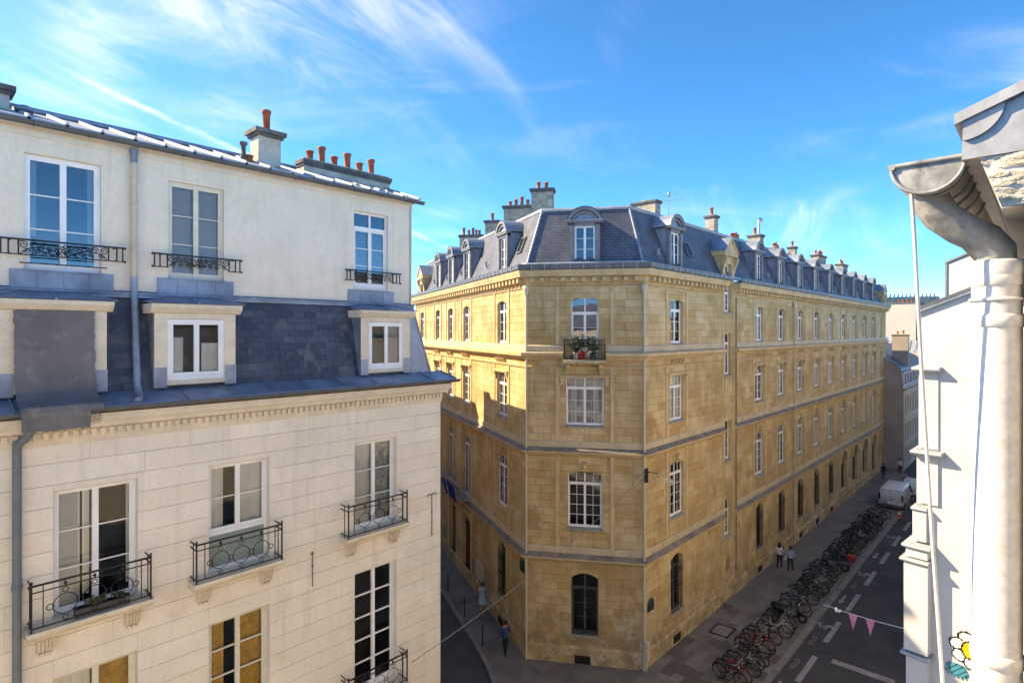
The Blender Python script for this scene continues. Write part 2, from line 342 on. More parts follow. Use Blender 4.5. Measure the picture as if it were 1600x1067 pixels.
# ---------------------------------------------------------------- walls with openings
def free_rects(x0, x1, za, zb, ops):
    """pieces of one course [za, zb] that no opening takes: (xa, xb, za, zb)"""
    cut = sorted([o for o in ops if o[3] > za + 1e-4 and o[2] < zb - 1e-4], key=lambda o: o[0]); out = []; x = x0
    for o in cut:
        if o[0] > x + 1e-4: out.append((x, o[0], za, zb))
        if o[2] > za + .02: out.append((o[0], o[1], za, o[2]))
        if o[3] < zb - .02: out.append((o[0], o[1], o[3], zb))
        x = max(x, o[1])
    if x < x1 - 1e-4: out.append((x, x1, za, zb))
    return out
def facade(fr, x0, x1, z0, z1, ops, ch, lmin, lmax, mback, mreveal, stones=None, name='wall', joint=.006, depth=.014, rev=.32, plain=False, tonef=None, vj=None):
    """backing wall with openings and reveals; stones collects (frame, xa, xb, za, zb, proud, tone)"""
    mb = MB(); n = max(1, round((z1 - z0) / ch)); h = (z1 - z0) / n
    if plain:
        zs = sorted({z0, z1} | {o[2] for o in ops if z0 < o[2] < z1} | {o[3] for o in ops if z0 < o[3] < z1})
        for za, zb in zip(zs, zs[1:]):
            for r in free_rects(x0, x1, za, zb, ops): mb.quad([(r[0], 0, r[2]), (r[1], 0, r[2]), (r[1], 0, r[3]), (r[0], 0, r[3])], mback)
    else:
        for k in range(n):
            za, zb = z0 + k * h, z0 + (k + 1) * h
            for r in free_rects(x0, x1, za, zb, ops):
                mb.quad([(r[0], depth, r[2]), (r[1], depth, r[2]), (r[1], depth, r[3]), (r[0], depth, r[3])], mback)
                x = r[0]; first = True
                while x < r[1] - 1e-4:
                    w = R.uniform(lmin, lmax) * (R.uniform(.4, 1) if first else 1); first = False
                    xe = min(x + w, r[1])
                    if r[1] - xe < lmin * .4: xe = r[1]
                    vv = (vj or joint) / 2; stones.append((fr, x + vv, xe - vv, r[2] + joint / 2, r[3] - joint / 2, R.uniform(0, .004), tonef() if tonef else (R.random() ** 2.2)))
                    x = xe
    for o in ops:
        a, b, c, d = o[:4]; y0 = -.002
        mb.quad([(a, y0, c), (a, y0, d), (a, rev, d), (a, rev, c)], mreveal); mb.quad([(b, y0, d), (b, y0, c), (b, rev, c), (b, rev, d)], mreveal)
        mb.quad([(a, y0, d), (b, y0, d), (b, rev, d), (a, rev, d)], mreveal); mb.quad([(a, y0, c), (a, rev, c), (b, rev, c), (b, y0, c)], mreveal)
        if len(o) > 4 and o[4] > 0: arch_fill(mb, a, b, d, o[4], mreveal, rev * .8)
    return fr.put(name, mb.mesh(name), 0, 0, 0)
def arch_fill(mb, a, b, top, rise, m, dep):
    w = (b - a) / 2; cx = (a + b) / 2; Rr = (w * w + rise * rise) / (2 * rise); cz = top - Rr; N = 8
    arc = [(a + (b - a) * i / N, cz + math.sqrt(max(0, Rr * Rr - (a + (b - a) * i / N - cx) ** 2))) for i in range(N + 1)]
    h = N // 2
    mb.prism([(a, top)] + [p for p in arc[:h + 1]], -.003, dep, m); mb.prism([p for p in arc[h:]] + [(b, top)], -.003, dep, m)
def stone_mesh(mb, x0, x1, z0, z1, pr, dep=.03, m=None, c=.004, off=None):
    """one ashlar: front face with a small chamfer"""
    v = [(x0, dep, z0), (x1, dep, z0), (x1, dep, z1), (x0, dep, z1), (x0, -pr + c, z0), (x1, -pr + c, z0), (x1, -pr + c, z1), (x0, -pr + c, z1),
         (x0 + c, -pr, z0 + c), (x1 - c, -pr, z0 + c), (x1 - c, -pr, z1 - c), (x0 + c, -pr, z1 - c)]
    f = [(8, 9, 10, 11)] + [(a, b, b + 4, a + 4) for a, b in ((4, 5), (5, 6), (6, 7))] + [(7, 4, 8, 11)] + [(0, 1, 5, 4), (1, 2, 6, 5), (2, 3, 7, 6), (3, 0, 4, 7)]
    if off: v = [tuple(off(*p)) for p in v]
    mb.add(v, f, m)
def lay_stones(root, stones, m, limit, name='stone'):
    cam0 = Vector((0, 0, CAMZ))
    def size(s):
        fr, x0, x1, z0, z1 = s[:5]; w = fr.W((x0 + x1) / 2, 0, (z0 + z1) / 2)
        u = 800 + 900 * w.x / max(w.y, .5); v = CAMZ_V(w); vis = -20 < u < 1620 and v < 1090
        d = (w - cam0); return (x1 - x0) * (z1 - z0) * max(.02, abs(d.normalized().dot(fr.i))) / d.length_squared * (1 if vis else .001)
    stones = sorted(stones, key=size, reverse=True)
    for s in stones[:limit]:
        fr, x0, x1, z0, z1, pr, t = s; mb = MB(); mb.t = t; cx, cz = (x0 + x1) / 2, (z0 + z1) / 2
        stone_mesh(mb, x0 - cx, x1 - cx, z0 - cz, z1 - cz, pr, m=m); fr.put(name, mb.mesh(name), cx, 0, cz)
    if len(stones) > limit:
        mb = MB()
        for s in stones[limit:]:
            fr, x0, x1, z0, z1, pr, t = s; mb.t = t
            stone_mesh(mb, x0, x1, z0, z1, pr, m=m, off=fr.L)
        tag(mb.link('far_stones', root), kind='stuff')
def CAMZ_V(w): return 519 - 900 * (w.z - CAMZ) / max(w.y, .5)

# ---------------------------------------------------------------- windows
WCACHE = {}
def window(fr, x, z, w, h, cols=1, rows=3, transom=0., trows=1, m=None, dep=.2, curtain=None, split=False, name='window', y=0., lower=0., fwid=.055, room=True, sill=None, door=False, bars=.024, solid=None, flat=None, glass=None):
    """x centre, z foot. Two leaves; transom = height of the fixed light on top; lower = solid or glazed fixed light at the foot"""
    m = m or M_WHITE; GL = glass or GLASS
    key = (GL.name, w, h, cols, rows, transom, trows, m.name, dep, str(curtain), split, lower, fwid, room, sill, door, bars, str(solid))
    if key not in WCACHE:
        a = w / 2; d = dep; fb = MB(); panes = []; f = fwid
        fb.box(-a, -a + f, d, d + .07, 0, h, m); fb.box(a - f, a, d, d + .07, 0, h, m)
        fb.box(-a + f, a - f, d, d + .07, h - f, h, m); fb.box(-a + f, a - f, d - .02, d + .07, 0, f * 1.3, m)
        z0 = f * 1.3; z1 = h - f
        if lower:
            fb.box(-a + f, a - f, d - .01, d + .07, lower - .05, lower + .05, m); panes.append((-a + f, a - f, z0, lower - .05)); z0 = lower + .05
        if transom:
            zt = h - transom; fb.box(-a + f, a - f, d - .015, d + .07, zt - .045, zt + .045, m)
            for sg in (-1, 1):
                xa, xb = (-a + f, -.03) if sg < 0 else (.03, a - f)
                for j in range(cols): panes.append((xa + (xb - xa) * j / cols, xa + (xb - xa) * (j + 1) / cols, zt + .045, z1))
                for j in range(1, cols): xm = xa + (xb - xa) * j / cols; fb.box(xm - bars / 2, xm + bars / 2, d + .01, d + .05, zt + .045, z1, m)
            fb.box(-.03, .03, d, d + .06, zt + .045, z1, m); z1 = zt - .045
        s = .05
        fb.box(-.055, .055, d - .012, d + .06, z0, z1, m)
        for sg in (-1, 1):
            xa, xb = (-a + f, -.055) if sg < 0 else (.055, a - f)
            ya, yb = d + .006, d + .055
            if sg < 0: fb.box(xa, xa + s, ya, yb, z0, z1, m); xa += s
            else: fb.box(xb - s, xb, ya, yb, z0, z1, m); xb -= s
            fb.box(xa, xb, ya, yb, z1 - s, z1, m); fb.box(xa, xb, ya, yb, z0, z0 + s * 1.4, m)
            za, zb = z0 + s * 1.4, z1 - s
            if door: fb.box(xa, xb, ya, yb, za, za + (zb - za) * .18, m); za += (zb - za) * .18
            for r in range(1, rows): zm = za + (zb - za) * r / rows; fb.box(xa, xb, ya + .006, yb - .008, zm - bars / 2, zm + bars / 2, m)
            for j in range(1, cols): xm = xa + (xb - xa) * j / cols; fb.box(xm - bars / 2, xm + bars / 2, ya + .008, yb - .01, za, zb, m)
            for r in range(rows):
                for j in range(cols): panes.append((xa + (xb - xa) * j / cols, xa + (xb - xa) * (j + 1) / cols, za + (zb - za) * r / rows, za + (zb - za) * (r + 1) / rows))
        pm = []
        if split:
            for p in panes:
                g = MB(); g.quad([(p[0], d + .03, p[2]), (p[1], d + .03, p[2]), (p[1], d + .03, p[3]), (p[0], d + .03, p[3])], GL); pm.append(g.mesh('pane'))
        else:
            g = MB()
            for p in panes: g.quad([(p[0], d + .03, p[2]), (p[1], d + .03, p[2]), (p[1], d + .03, p[3]), (p[0], d + .03, p[3])], GL)
            pm.append(g.mesh('pane'))
        ex = []
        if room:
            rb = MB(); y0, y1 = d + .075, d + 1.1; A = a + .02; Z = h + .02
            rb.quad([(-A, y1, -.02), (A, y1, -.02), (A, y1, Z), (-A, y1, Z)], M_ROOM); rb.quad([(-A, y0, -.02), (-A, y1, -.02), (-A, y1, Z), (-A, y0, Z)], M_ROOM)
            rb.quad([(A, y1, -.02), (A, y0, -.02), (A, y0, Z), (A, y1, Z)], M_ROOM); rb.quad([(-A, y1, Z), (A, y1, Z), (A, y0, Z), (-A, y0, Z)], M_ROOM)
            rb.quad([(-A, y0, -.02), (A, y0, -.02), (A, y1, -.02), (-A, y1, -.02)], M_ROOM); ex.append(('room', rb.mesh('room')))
        for c in (curtain or []):
            cx0, cx1, cz0, cz1, cm = c; cb = MB(); N = max(6, int((cx1 - cx0) * w / .035)); v = []
            for i in range(N + 1):
                t = i / N; xx = -a + w * (cx0 + (cx1 - cx0) * t); yy = d + .115 + .025 * math.sin(t * N * .9) + .012 * math.sin(t * N * 2.3 + 1)
                v += [(xx, yy, h * cz0), (xx + .012 * math.sin(t * 9), yy, h * cz1)]
            cb.add(v, [(2 * i, 2 * i + 2, 2 * i + 3, 2 * i + 1) for i in range(N)], D.materials[cm], True); ex.append(('curtain', cb.mesh('curtain')))
        if sill:
            sb = MB(); sb.prism([(-.07, -.02), (dep, .03), (dep, -.1), (-.07, -.1)], -a - .08, a + .08, D.materials[sill], 'x'); ex.append(('sill', sb.mesh('sill')))
        if solid:
            pb = MB(); pb.box(-a + f, a - f, d + .02, d + .028, solid[0], solid[1], D.materials[solid[2]]); ex.append(('panel', pb.mesh('panel')))
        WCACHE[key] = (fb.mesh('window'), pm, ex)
    fm, pm, ex = WCACHE[key]
    if flat:                       # already two levels down: frame, panes and curtain stay side by side
        for nme, me in [('window_frame', fm)] + [('pane', p) for p in pm] + ex: put(nme, me, flat, (x, y, z))
        return None
    o = fr.put(name, fm, x, y, z)
    for p in pm: put('pane', p, o)
    for nme, e in ex: put(nme, e, o)
    return o
# ---------------------------------------------------------------- street layout
rv = Vector((.6788, .7343, 0)).normalized(); lv = Vector((-.3746, .9272, 0)).normalized()
nr = Vector((rv.y, -rv.x, 0))                       # out of the facades along the main street
A = Vector((.696, 28.48, 0)); B = Vector((6.285, 27.46, 0)); C = Vector((-2.26, 18.2, 0))
def street(t, n, z=0.): return rv * t + nr * n + Vector((0, 0, z))      # t along the main street, n across it (0 at the camera)
PAVE = .12
g = MB(); g.quad([(-900, -900, -.15), (900, -900, -.15), (900, 1500, -.15), (-900, 1500, -.15)], M_ASPH); tag(g.link('ground'), kind='structure')
g = MB(); S_ = lambda t, n, z: tuple(street(t, n, z))
g.quad([(-60, -30, 0), (130, -30, 0), (130, 130, 0), (-60, 130, 0)], M_ASPH)
sideA = A + (-lv.cross(Vector((0, 0, 1)))) * 0      # keep A as the corner of the side street
nl = Vector((-.9272, -.3746, 0))
def side(t, n, z=0.): return A + lv * t + nl * n + Vector((0, 0, z))     # along / across the side street, from corner A
def Tp(p): return tuple(p)
tag(g.link('roadway'), kind='structure')
# pavement round the big building: outline of main kerb, rounded corner, side kerb
bR0, bR1 = 25.0, 74.0
kp = [street(bR1, -9.55), street(24.5, -9.55), street(22.4, -9.75), street(21.0, -10.4), side(-2.2, 2.15), side(.2, 1.9), side(2, 1.82), side(55, 1.82)]
inner = [A + lv * 55, A, B, B + rv * (57 + 3)]
g = MB(); out = [p + Vector((0, 0, PAVE)) for p in kp]; inn = [p + Vector((0, 0, PAVE)) for p in reversed(inner)]
g.quad([out[0], out[1], out[2], out[3], inn[1], inn[0]], M_PAVE); g.quad([out[3], out[4], out[5], inn[2], inn[1]], M_PAVE); g.quad([out[5], out[6], out[7], inn[3], inn[2]], M_PAVE)
pav = tag(g.link('pavement'), kind='structure')
def kerb_run(name, pts, wdt, seg, parent):
    """granite kerbstones laid along a line, top just proud of the pavement"""
    for a, b in zip(pts, pts[1:]):
        e = (b - a); L_ = e.length; e.normalize(); q = Vector((e.y, -e.x, 0)); n = max(1, round(L_ / seg))
        for k in range(n):
            p0 = a + e * (L_ * k / n + .006); p1 = a + e * (L_ * (k + 1) / n - .006); mb = MB(); zt = PAVE + .006 + R.uniform(0, .004)
            c0 = (p0 + p1) / 2; hl = (p1 - p0).length / 2
            mb.box(-hl, hl, -wdt / 2, wdt / 2, -.05, zt, M_KERB, skip='b'); put(name, mb.mesh(name), parent, c0, math.atan2(e.y, e.x))
kerb_run('kerbstone', [street(70, -9.42), street(24.5, -9.42)], .30, 1.25, pav)
kerb_run('kerbstone', [street(24.5, -9.42), street(22.4, -9.62), street(21.0, -10.27)], .28, .7, pav)
kerb_run('kerbstone', [side(-2.2, 2.25), side(.2, 1.95), side(2, 1.9)], .2, .8, pav)
kerb_run('kerbstone', [side(2, 1.9), side(30, 1.9)], .2, 1.0, pav)
# paving slabs by the corner, asphalt further on
cnt = 0
for j in range(8):
    n0 = -13.95 + j * .55; t = 17.5 + R.uniform(0, .5)
    while t < 33 and cnt < 230:
        w = R.uniform(.55, 1.05); p = street(t + w / 2, n0 + .275)
        if (p - B).dot(Vector((-.18, -.984, 0))) < 6.5 and (p - A).dot(nl) < 1.6 and ((p - B).dot(nr) > .0 or (p - B).dot(Vector((-.18, -.984, 0))) > .05) and (t < 29 or R.random() < .55):
            mb = MB(); mb.t = R.random() ** 1.5; zt = .008 + R.uniform(0, .004)
            mb.box(-w / 2 + .005, w / 2 - .005, -.27, .27, -.01, zt, M_SLAB, skip='b'); put('slab', mb.mesh('slab'), pav, p + Vector((0, 0, PAVE)), math.atan2(rv.y, rv.x)); cnt += 1
        t += w
# pavements of the other sides (out of sight mostly, they carry the buildings)
g = MB(); q = [S_(-45, -13.95, PAVE), S_(0, -13.95, PAVE)]
cA = C + Vector((0, 0, PAVE)); g.quad([Tp(C - rv * 40 + Vector((0, 0, PAVE))), Tp(cA), Tp(cA + nr * 1.6 + rv * 1.2), Tp(cA + nr * 1.6 - rv * 40)], M_PAVE)
g.quad([Tp(cA), Tp(cA + lv * 60), Tp(cA + lv * 60 + rv * 1.2), Tp(cA + nr * 1.6 + rv * 1.2)], M_PAVE); tag(g.link('pavement'), kind='structure')
g = MB(); g.quad([S_(-45, -1.6, PAVE), S_(100, -1.6, PAVE), S_(100, 1, PAVE), S_(-45, 1, PAVE)], M_PAVE); tag(g.link('pavement'), kind='structure')

# ---------------------------------------------------------------- road paint
def marking(name, polys, t, n, z=.004):
    """flat paint, local x along the street, local y away from the big building's side"""
    mb = MB()
    for p in polys: mb.quad([(a, -b, 0) for a, b in reversed(p)], M_MARK)
    o = mb.link(name, None, street(t, n, z), math.atan2(rv.y, rv.x)); return tag(o, kind='structure')
def circ(cx, cy, r, n=14, sx=1.): return [(cx + r * sx * math.cos(2 * math.pi * k / n), cy + r * math.sin(2 * math.pi * k / n)) for k in range(n)]
def bar(x0, y0, x1, y1, w):
    dx, dy = x1 - x0, y1 - y0; L_ = math.hypot(dx, dy); a, b = -dy / L_ * w / 2, dx / L_ * w / 2
    return [(x0 + a, y0 + b), (x1 + a, y1 + b), (x1 - a, y1 - b), (x0 - a, y0 - b)]
for k in range(8): marking('lane_dash', [[(-1.42, -.13), (1.42, -.13), (1.42, .13), (-1.42, .13)]], 30.05 + 4.62 * k - 4.62, -8.42)
def bike_sign(t, n):
    P_ = [circ(0, -.27, .16, 14, 1.2), circ(0, .27, .16, 14, 1.2), bar(-.02, -.26, -.38, -.1, .06), bar(-.38, -.1, -.02, .02, .06), bar(-.38, -.12, -.36, .2, .06),
          bar(-.36, .2, -.02, .02, .06), bar(-.46, .16, -.02, .27, .06), bar(-.5, .06, -.46, .24, .06), bar(-.5, -.16, -.47, -.02, .08)]
    marking('bicycle_marking', P_, t, n)
def arrow(t, n): marking('arrow_marking', [bar(-.2, 0, .75, 0, .12), [(-.75, 0), (-.2, .2), (-.2, -.2)]], t, n)
for t in (35.2, 44.5, 54.0): bike_sign(t, -8.98)
for t in (27.4, 39.3, 48.6): arrow(t, -9.0)
marking('white_bar', [[(-.22, -1.2), (.22, -1.2), (.22, 1.4), (-.22, 1.4)]], 31.6, -6.5)  # plain pale bar across the roadway
def road_text(txt, t, n, size):
    cu = D.curves.new('txt', 'FONT'); cu.body = txt; cu.size = size; cu.space_character = 1.5; cu.align_x = 'CENTER'
    o = D.objects.new('txt', cu); COL.objects.link(o); dg = bpy.context.evaluated_depsgraph_get(); dg.update()
    me = D.meshes.new_from_object(o.evaluated_get(dg)); D.objects.remove(o)
    me.materials.clear(); me.materials.append(M_MARK); tag(put('lettering_marking', me, None, street(t, n, .0042), math.atan2(rv.y, rv.x)), kind='structure')
for t in (30.1, 33.0, 42.0): road_text('VELO', t, -8.84, .34)
# ---------------------------------------------------------------- the big golden corner building
M_LEADF = mat('grey lead dormer front', (.21, .21, .22), .6, var=.2, scale=3, streak=.3, stain=((.18, .18, .185), .4, 2.5))
M_PALEGREY = mat('grey stone sill', (.33, .31, .29), .85, var=.2)
cb_ = thing('corner_building', 'long golden limestone building with chamfered corner, slate mansard roof and arched dormers', 'building', tuple((A + B) / 2))
LAB = (B - A).length
FC = Fr(A, B - A, cb_); FR_ = Fr(B, rv, cb_); FL_ = Fr(A, -lv, cb_)
RLEN, LLEN = 57., 25.
EL = A + lv * LLEN; ER = B + rv * RLEN
BAYS = [3.35] + [15.2 + 4.4 * k for k in range(9)]
LBAYS = [3.36, 9.8, 13.55, 17.1, 22.3]
STX = 9.95
GZ = 19.2
stones = []
def wide(x, w, z0, z1, rise=0.): return (x - w / 2, x + w / 2, z0, z1, rise)
opsR, opsL, opsC = [], [], []
for x in BAYS + [54.3]:
    ww = 1.55 if x != 54.3 else .8
    opsR += [wide(x, ww - .2, 15.6, 17.9, .14), wide(x, ww, 11.62, 14.0), wide(x, ww, 6.68, 9.5, .12)]
    if x < 37: opsR.append(wide(x, 1.3, 1.75, 4.72, .2))
ARCH = BAYS[6:]
for k, x in enumerate(ARCH): opsR.append(wide(x, 2.0, .15 if k == 3 else 1.25, 4.85, .98))
ST = [(17.4, 19.2), (13.6, 16.15), (8.5, 10.85), (3.9, 6.15)]
for a, b in ST: opsR.append(wide(STX, 1.0, a, b))
opsR.append(wide(STX, .62, 1.75, 2.65, .26))
for i, t in enumerate(LBAYS):
    opsL += [wide(-t, 1.35, 15.6, 17.9, .14), wide(-t, 1.5, 11.62, 14.0), wide(-t, 1.5, 5.6 if i in (1, 2) else 6.68, 9.5, .12)]
opsL += [wide(-3.36, 1.15, 1.75, 4.72, .2), wide(-9.8, 1.7, .15, 4.2, .3), wide(-12.95, 1.5, .15, 4.3, .3), wide(-17.1, 1.2, 1.75, 4.6, .2)]
CX = 2.88
opsC += [wide(CX, 1.34, 14.98, 17.9, .16), wide(CX, 1.84, 11.65, 14.0), wide(CX, 1.66, 6.68, 9.4, .1), wide(CX, 1.3, 1.5, 4.5, .22)]
kw = dict(joint=.011, tonef=lambda: .9 * R.random() ** 2.8, ch=.365, lmin=.55, lmax=1.15, mback=M_JOINT, mreveal=M_TRIM, stones=stones)
facade(FR_, 0, RLEN, 0, GZ, opsR, **kw); facade(FC, 0, LAB, 0, GZ, opsC, **kw); facade(FL_, -LLEN, 0, 0, GZ, opsL, **kw)
lay_stones(cb_, stones, M_STONE, 290)
# ends and back, so that it is a closed block
g = MB(); off = cb_.location; bk = [EL, EL + rv * 12, ER - nr * 12 + lv * 4, ER - nr * 12, ER]
for a, b in zip(bk, bk[1:]): g.quad([Tp(a - off), Tp(b - off), Tp(b - off + Vector((0, 0, GZ + .3))), Tp(a - off + Vector((0, 0, GZ + .3)))], M_TRIM)
g.link('rear_wall', cb_)
# horizontal bands
full = [EL, A, B, ER]
def band(name, path, prof, m, mats=None): return sweep(MB(), path, prof, m, off, mats=mats).link(name, cb_)
pr = lambda x: B + rv * x
pl = lambda x: A - (-lv) * x if False else A + lv * x
ch = lambda x: A + (B - A).normalized() * x
SL, SR = STX - .80, STX + .80
cornice = [(0, 18.62), (.10, 18.64), (.16, 18.86), (.42, 18.9), (.45, 19.0), (.50, 19.14), (.50, 19.2), (0, 19.2)]
segs_all = [[EL, A, B, pr(SL)], [pr(SR), ER]]
for sg in segs_all:
    band('cornice', sg, cornice, M_TRIM)
    band('gutter', sg, [(.06, 19.2), (.50, 19.2), (.56, 19.26), (.58, 19.48), (.52, 19.5), (.5, 19.3), (.06, 19.3)], M_GUT)
    band('string_course', sg, [(0, 18.36), (.05, 18.36), (.07, 18.43), (0, 18.46)], M_TRIM)
    band('string_course', sg, [(0, 14.46), (.06, 14.46), (.09, 14.53), (0, 14.56)], M_TRIM)
    for z in (10.2, 5.05):
        band('ledge', sg, [(0, z), (.12, z), (.2, z + .1), (.30, z + .16), (.30, z + .22), (.05, z + .4), (0, z + .4)], M_TRIM, [M_TRIM, M_TRIM, M_TRIM, M_TRIM, M_LEDGE, M_LEDGE, M_TRIM])
        band('blocking_course', sg, [(0, z + .4), (.07, z + .4), (.07, z + .66), (.03, z + .7), (0, z + .7)], M_PALE)
    band('plinth', sg, [(0, .05), (.07, .05), (.07, .85), (.03, .93), (0, .93)], M_STONE)
bw0, bw1 = CX - 1.0, CX + 1.0
for sg in ([EL, A, ch(bw0 - .02)], [ch(bw1 + .02), B, pr(SL)], [pr(SR), ER]):
    band('ledge', sg, [(0, 14.85), (.12, 14.85), (.22, 14.98), (.34, 15.04), (.36, 15.2), (0, 15.27)], M_TRIM, [M_TRIM, M_TRIM, M_TRIM, M_TRIM, M_PALE, M_TRIM])
    band('blocking_course', sg, [(0, 15.26), (.08, 15.26), (.08, 15.52), (.03, 15.58), (0, 15.58)], M_PALE)
# modillions under the cornice, gutter brackets
mm = MB(); mm.box(-.09, .09, -.36, -.001, 18.64, 18.84, M_TRIM); mo = mm.mesh('modillion')
gm = MB(); gm.box(-.012, .012, -.595, -.57, 19.2, 19.5, M_ZINCL); gb = gm.mesh('gutter_hook')
def along(fr, x0, x1, step):
    n = int((x1 - x0) / step); return [x0 + (x1 - x0 - n * step) / 2 + step * k for k in range(n + 1)]
for fr, x0, x1 in ((FC, .3, LAB - .3), (FR_, .3, SL - .1), (FR_, SR + .1, RLEN - .2), (FL_, -LLEN + .2, -.3)):
    for x in along(fr, x0, x1, .5): fr.put('modillion', mo, x, 0, 0)
for fr, x0, x1 in ((FC, .1, LAB - .1), (FR_, .4, SL - .1), (FR_, SR + .1, 30), (FL_, -15, -.3)):
    for x in along(fr, x0, x1, .62): fr.put('gutter_hook', gb, x, 0, 0)
# window dressings
def shared(fn, cache={}):
    k = fn
    return cache.setdefault(k, {})
HC = {}
def piece(fr, name, key, build, x, z):
    if key not in HC: b = MB(); build(b); HC[key] = b.mesh(name)
    return fr.put(name, HC[key], x, 0, z)
def strip(fr, x, z0, z1, w=.2): piece(fr, 'pilaster_strip', ('strip', round(z1 - z0, 3), w), lambda b: b.prism([(-w / 2, 0), (w / 2, 0), (w / 2 - .01, -.05), (-w / 2 + .01, -.05)], 0, z1 - z0, M_TRIM, 'z'), x, z0)
def hood(fr, x, z, w):
    piece(fr, 'window_hood', ('hood', w), lambda b: b.prism([(0, 0), (-.12, .0), (-.16, .07), (-.16, .1), (0, .13)], -w / 2 - .32, w / 2 + .32, M_TRIM, 'x'), x, z)
    for s in (-1, 1): piece(fr, 'console', 'console', lambda b: b.prism([(0, 0), (-.05, 0), (-.09, .12), (-.09, .2), (-.14, .3), (-.14, .38), (0, .38)], -.09, .09, M_TRIM, 'x'), x + s * (w / 2 + .16), z - .39)
def key_stone(fr, x, z):
    piece(fr, 'keystone', 'key', lambda b: (b.prism([(0, -.05), (-.06, -.05), (-.1, .1), (-.16, .25), (-.2, .36), (0, .4)], -.12, .12, M_TRIM, 'x'), b.ellip((0, -.13, .17), (.13, .09, .11), M_TRIM, 8, 5)), x, z)
def brackets(fr, x, z): 
    for k in (-.55, -.2, .2, .55): piece(fr, 'small_bracket', 'brk', lambda b: b.prism([(0, 0), (-.08, .02), (-.2, .2), (-.2, .25), (0, .25)], -.06, .06, M_TRIM, 'x'), x + k, z)
def bay(fr, x, lean=False, ground=True, cols=2, w3=1.15, w2=1.2, w1=1.2, edge=1.0):
    for s in (-1, 1):
        strip(fr, x + s * edge, 15.6, 18.36); strip(fr, x + s * edge, 10.92, 14.46); strip(fr, x + s * edge, 5.76, 10.18)
    hood(fr, x, 14.02, w2); key_stone(fr, x, 9.52); brackets(fr, x, 14.57)
cur = lambda: R.choice([((.04, .96, .05, .95, 'white curtain'),), ((.04, .3, .05, .95, 'white curtain'), (.7, .96, .05, .95, 'white curtain')), ((.04, .96, .05, .95, 'grey roller blind'),), None, ((.04, .5, .05, .95, 'white curtain'),)])
for x in BAYS:
    bay(FR_, x, w2=1.55, edge=1.1)
    window(FR_, x, 15.6, 1.35, 2.3, 1, 3, .55, dep=.15, curtain=cur(), sill='grey stone sill')
    window(FR_, x, 11.62, 1.55, 2.38, 2, 3, .6, dep=.15, curtain=cur(), sill='grey stone sill')
    window(FR_, x, 6.68, 1.55, 2.82, 2, 4, .6, dep=.15, curtain=cur(), sill='grey stone sill')
for x in [54.3]:
    for z, h in ((15.6, 2.3), (11.62, 2.38), (6.68, 2.82)): window(FR_, x, z, .8, h, 1, 3, .5, dep=.15)
for t in LBAYS:
    bay(FL_, -t, w2=1.5, edge=1.1)
    window(FL_, -t, 15.6, 1.35, 2.3, 1, 3, .55, dep=.15, curtain=cur(), sill='grey stone sill')
    window(FL_, -t, 11.62, 1.5, 2.38, 2, 3, .6, dep=.15, curtain=((.04, .96, .05, .95, 'white curtain'),), sill='grey stone sill')
for i, t in enumerate(LBAYS): window(FL_, -t, 5.6 if i in (1, 2) else 6.68, 1.5, 3.9 if i in (1, 2) else 2.82, 2, 4, .6, dep=.15, curtain=cur())
def grille(fr, x, z, w, h, bars=7):
    def bld(b):
        for k in range(bars): xx = -w / 2 + w * (k + .5) / bars; b.tube([(xx, -.03, .05), (xx, -.03, h)], .012, M_IRON, 5)
        for zz in (.08, .3, h * .5, h * .78, h * .85): b.box(-w / 2, w / 2, -.045, -.02, zz, zz + .03, M_IRON)
    piece(fr, 'window_grille', ('gr', w, h), bld, x, z)
M_DKW = mat('dark green grey window paint', (.10, .105, .10), .6, bump=0)
for x in BAYS[:6]:
    window(FR_, x, 1.75, 1.3, 2.97, 1, 3, .7, m=M_DKW, dep=.22, sill='grey stone sill'); grille(FR_, x, 1.75, 1.25, 2.55)
for fr, xs in ((FR_, BAYS[:6]), (FL_, [-3.36, -17.1])):
    for x in xs: fr.put('cellar_vent', HC.setdefault('vent', MB().box(-.38, .38, -.085, .0, .22, .62, M_DARK).mesh('cellar_vent')), x - .1 if fr is FR_ else x, 0, 0)
for k, x in enumerate(ARCH):
    window(FR_, x, .15 if k == 3 else 1.25, 2.0, 4.7 if k == 3 else 3.6, 2, 3, 1.1, m=M_DKW, dep=.24)
    b = MB(); b.ring((0, -.05, 0), 1.13, .09, M_TRIM, 'xz', 20, 6, 0, math.pi); FR_.put('archivolt', b.mesh('archivolt'), x, 0, 3.86)
    for s in (-1, 1): strip(FR_, x + s * 1.3, .95, 3.86, .22)
for i, (a, b_) in enumerate(ST): window(FR_, STX, a, 1.0, b_ - a, 1, 3, .6 if i < 3 else .7, dep=.2, sill='grey stone sill')
window(FR_, STX, 1.75, .62, .9, 1, 1, m=M_DKW, dep=.2)
for s in (-1, 1): strip(FR_, STX + s * .82, .95, 19.2, .14)
for z in (13.1, 8.0): piece(FR_, 'apron_panel', 'apron', lambda b: b.box(-.55, .55, -.04, .0, -.5, .25, M_TRIM), STX, z)
window(FL_, -3.36, 1.75, 1.15, 2.97, 1, 3, .7, m=M_DKW, dep=.22); grille(FL_, -3.36, 1.75, 1.1, 2.55); window(FL_, -17.1, 1.75, 1.2, 2.85, 1, 3, .7, m=M_DKW, dep=.22)
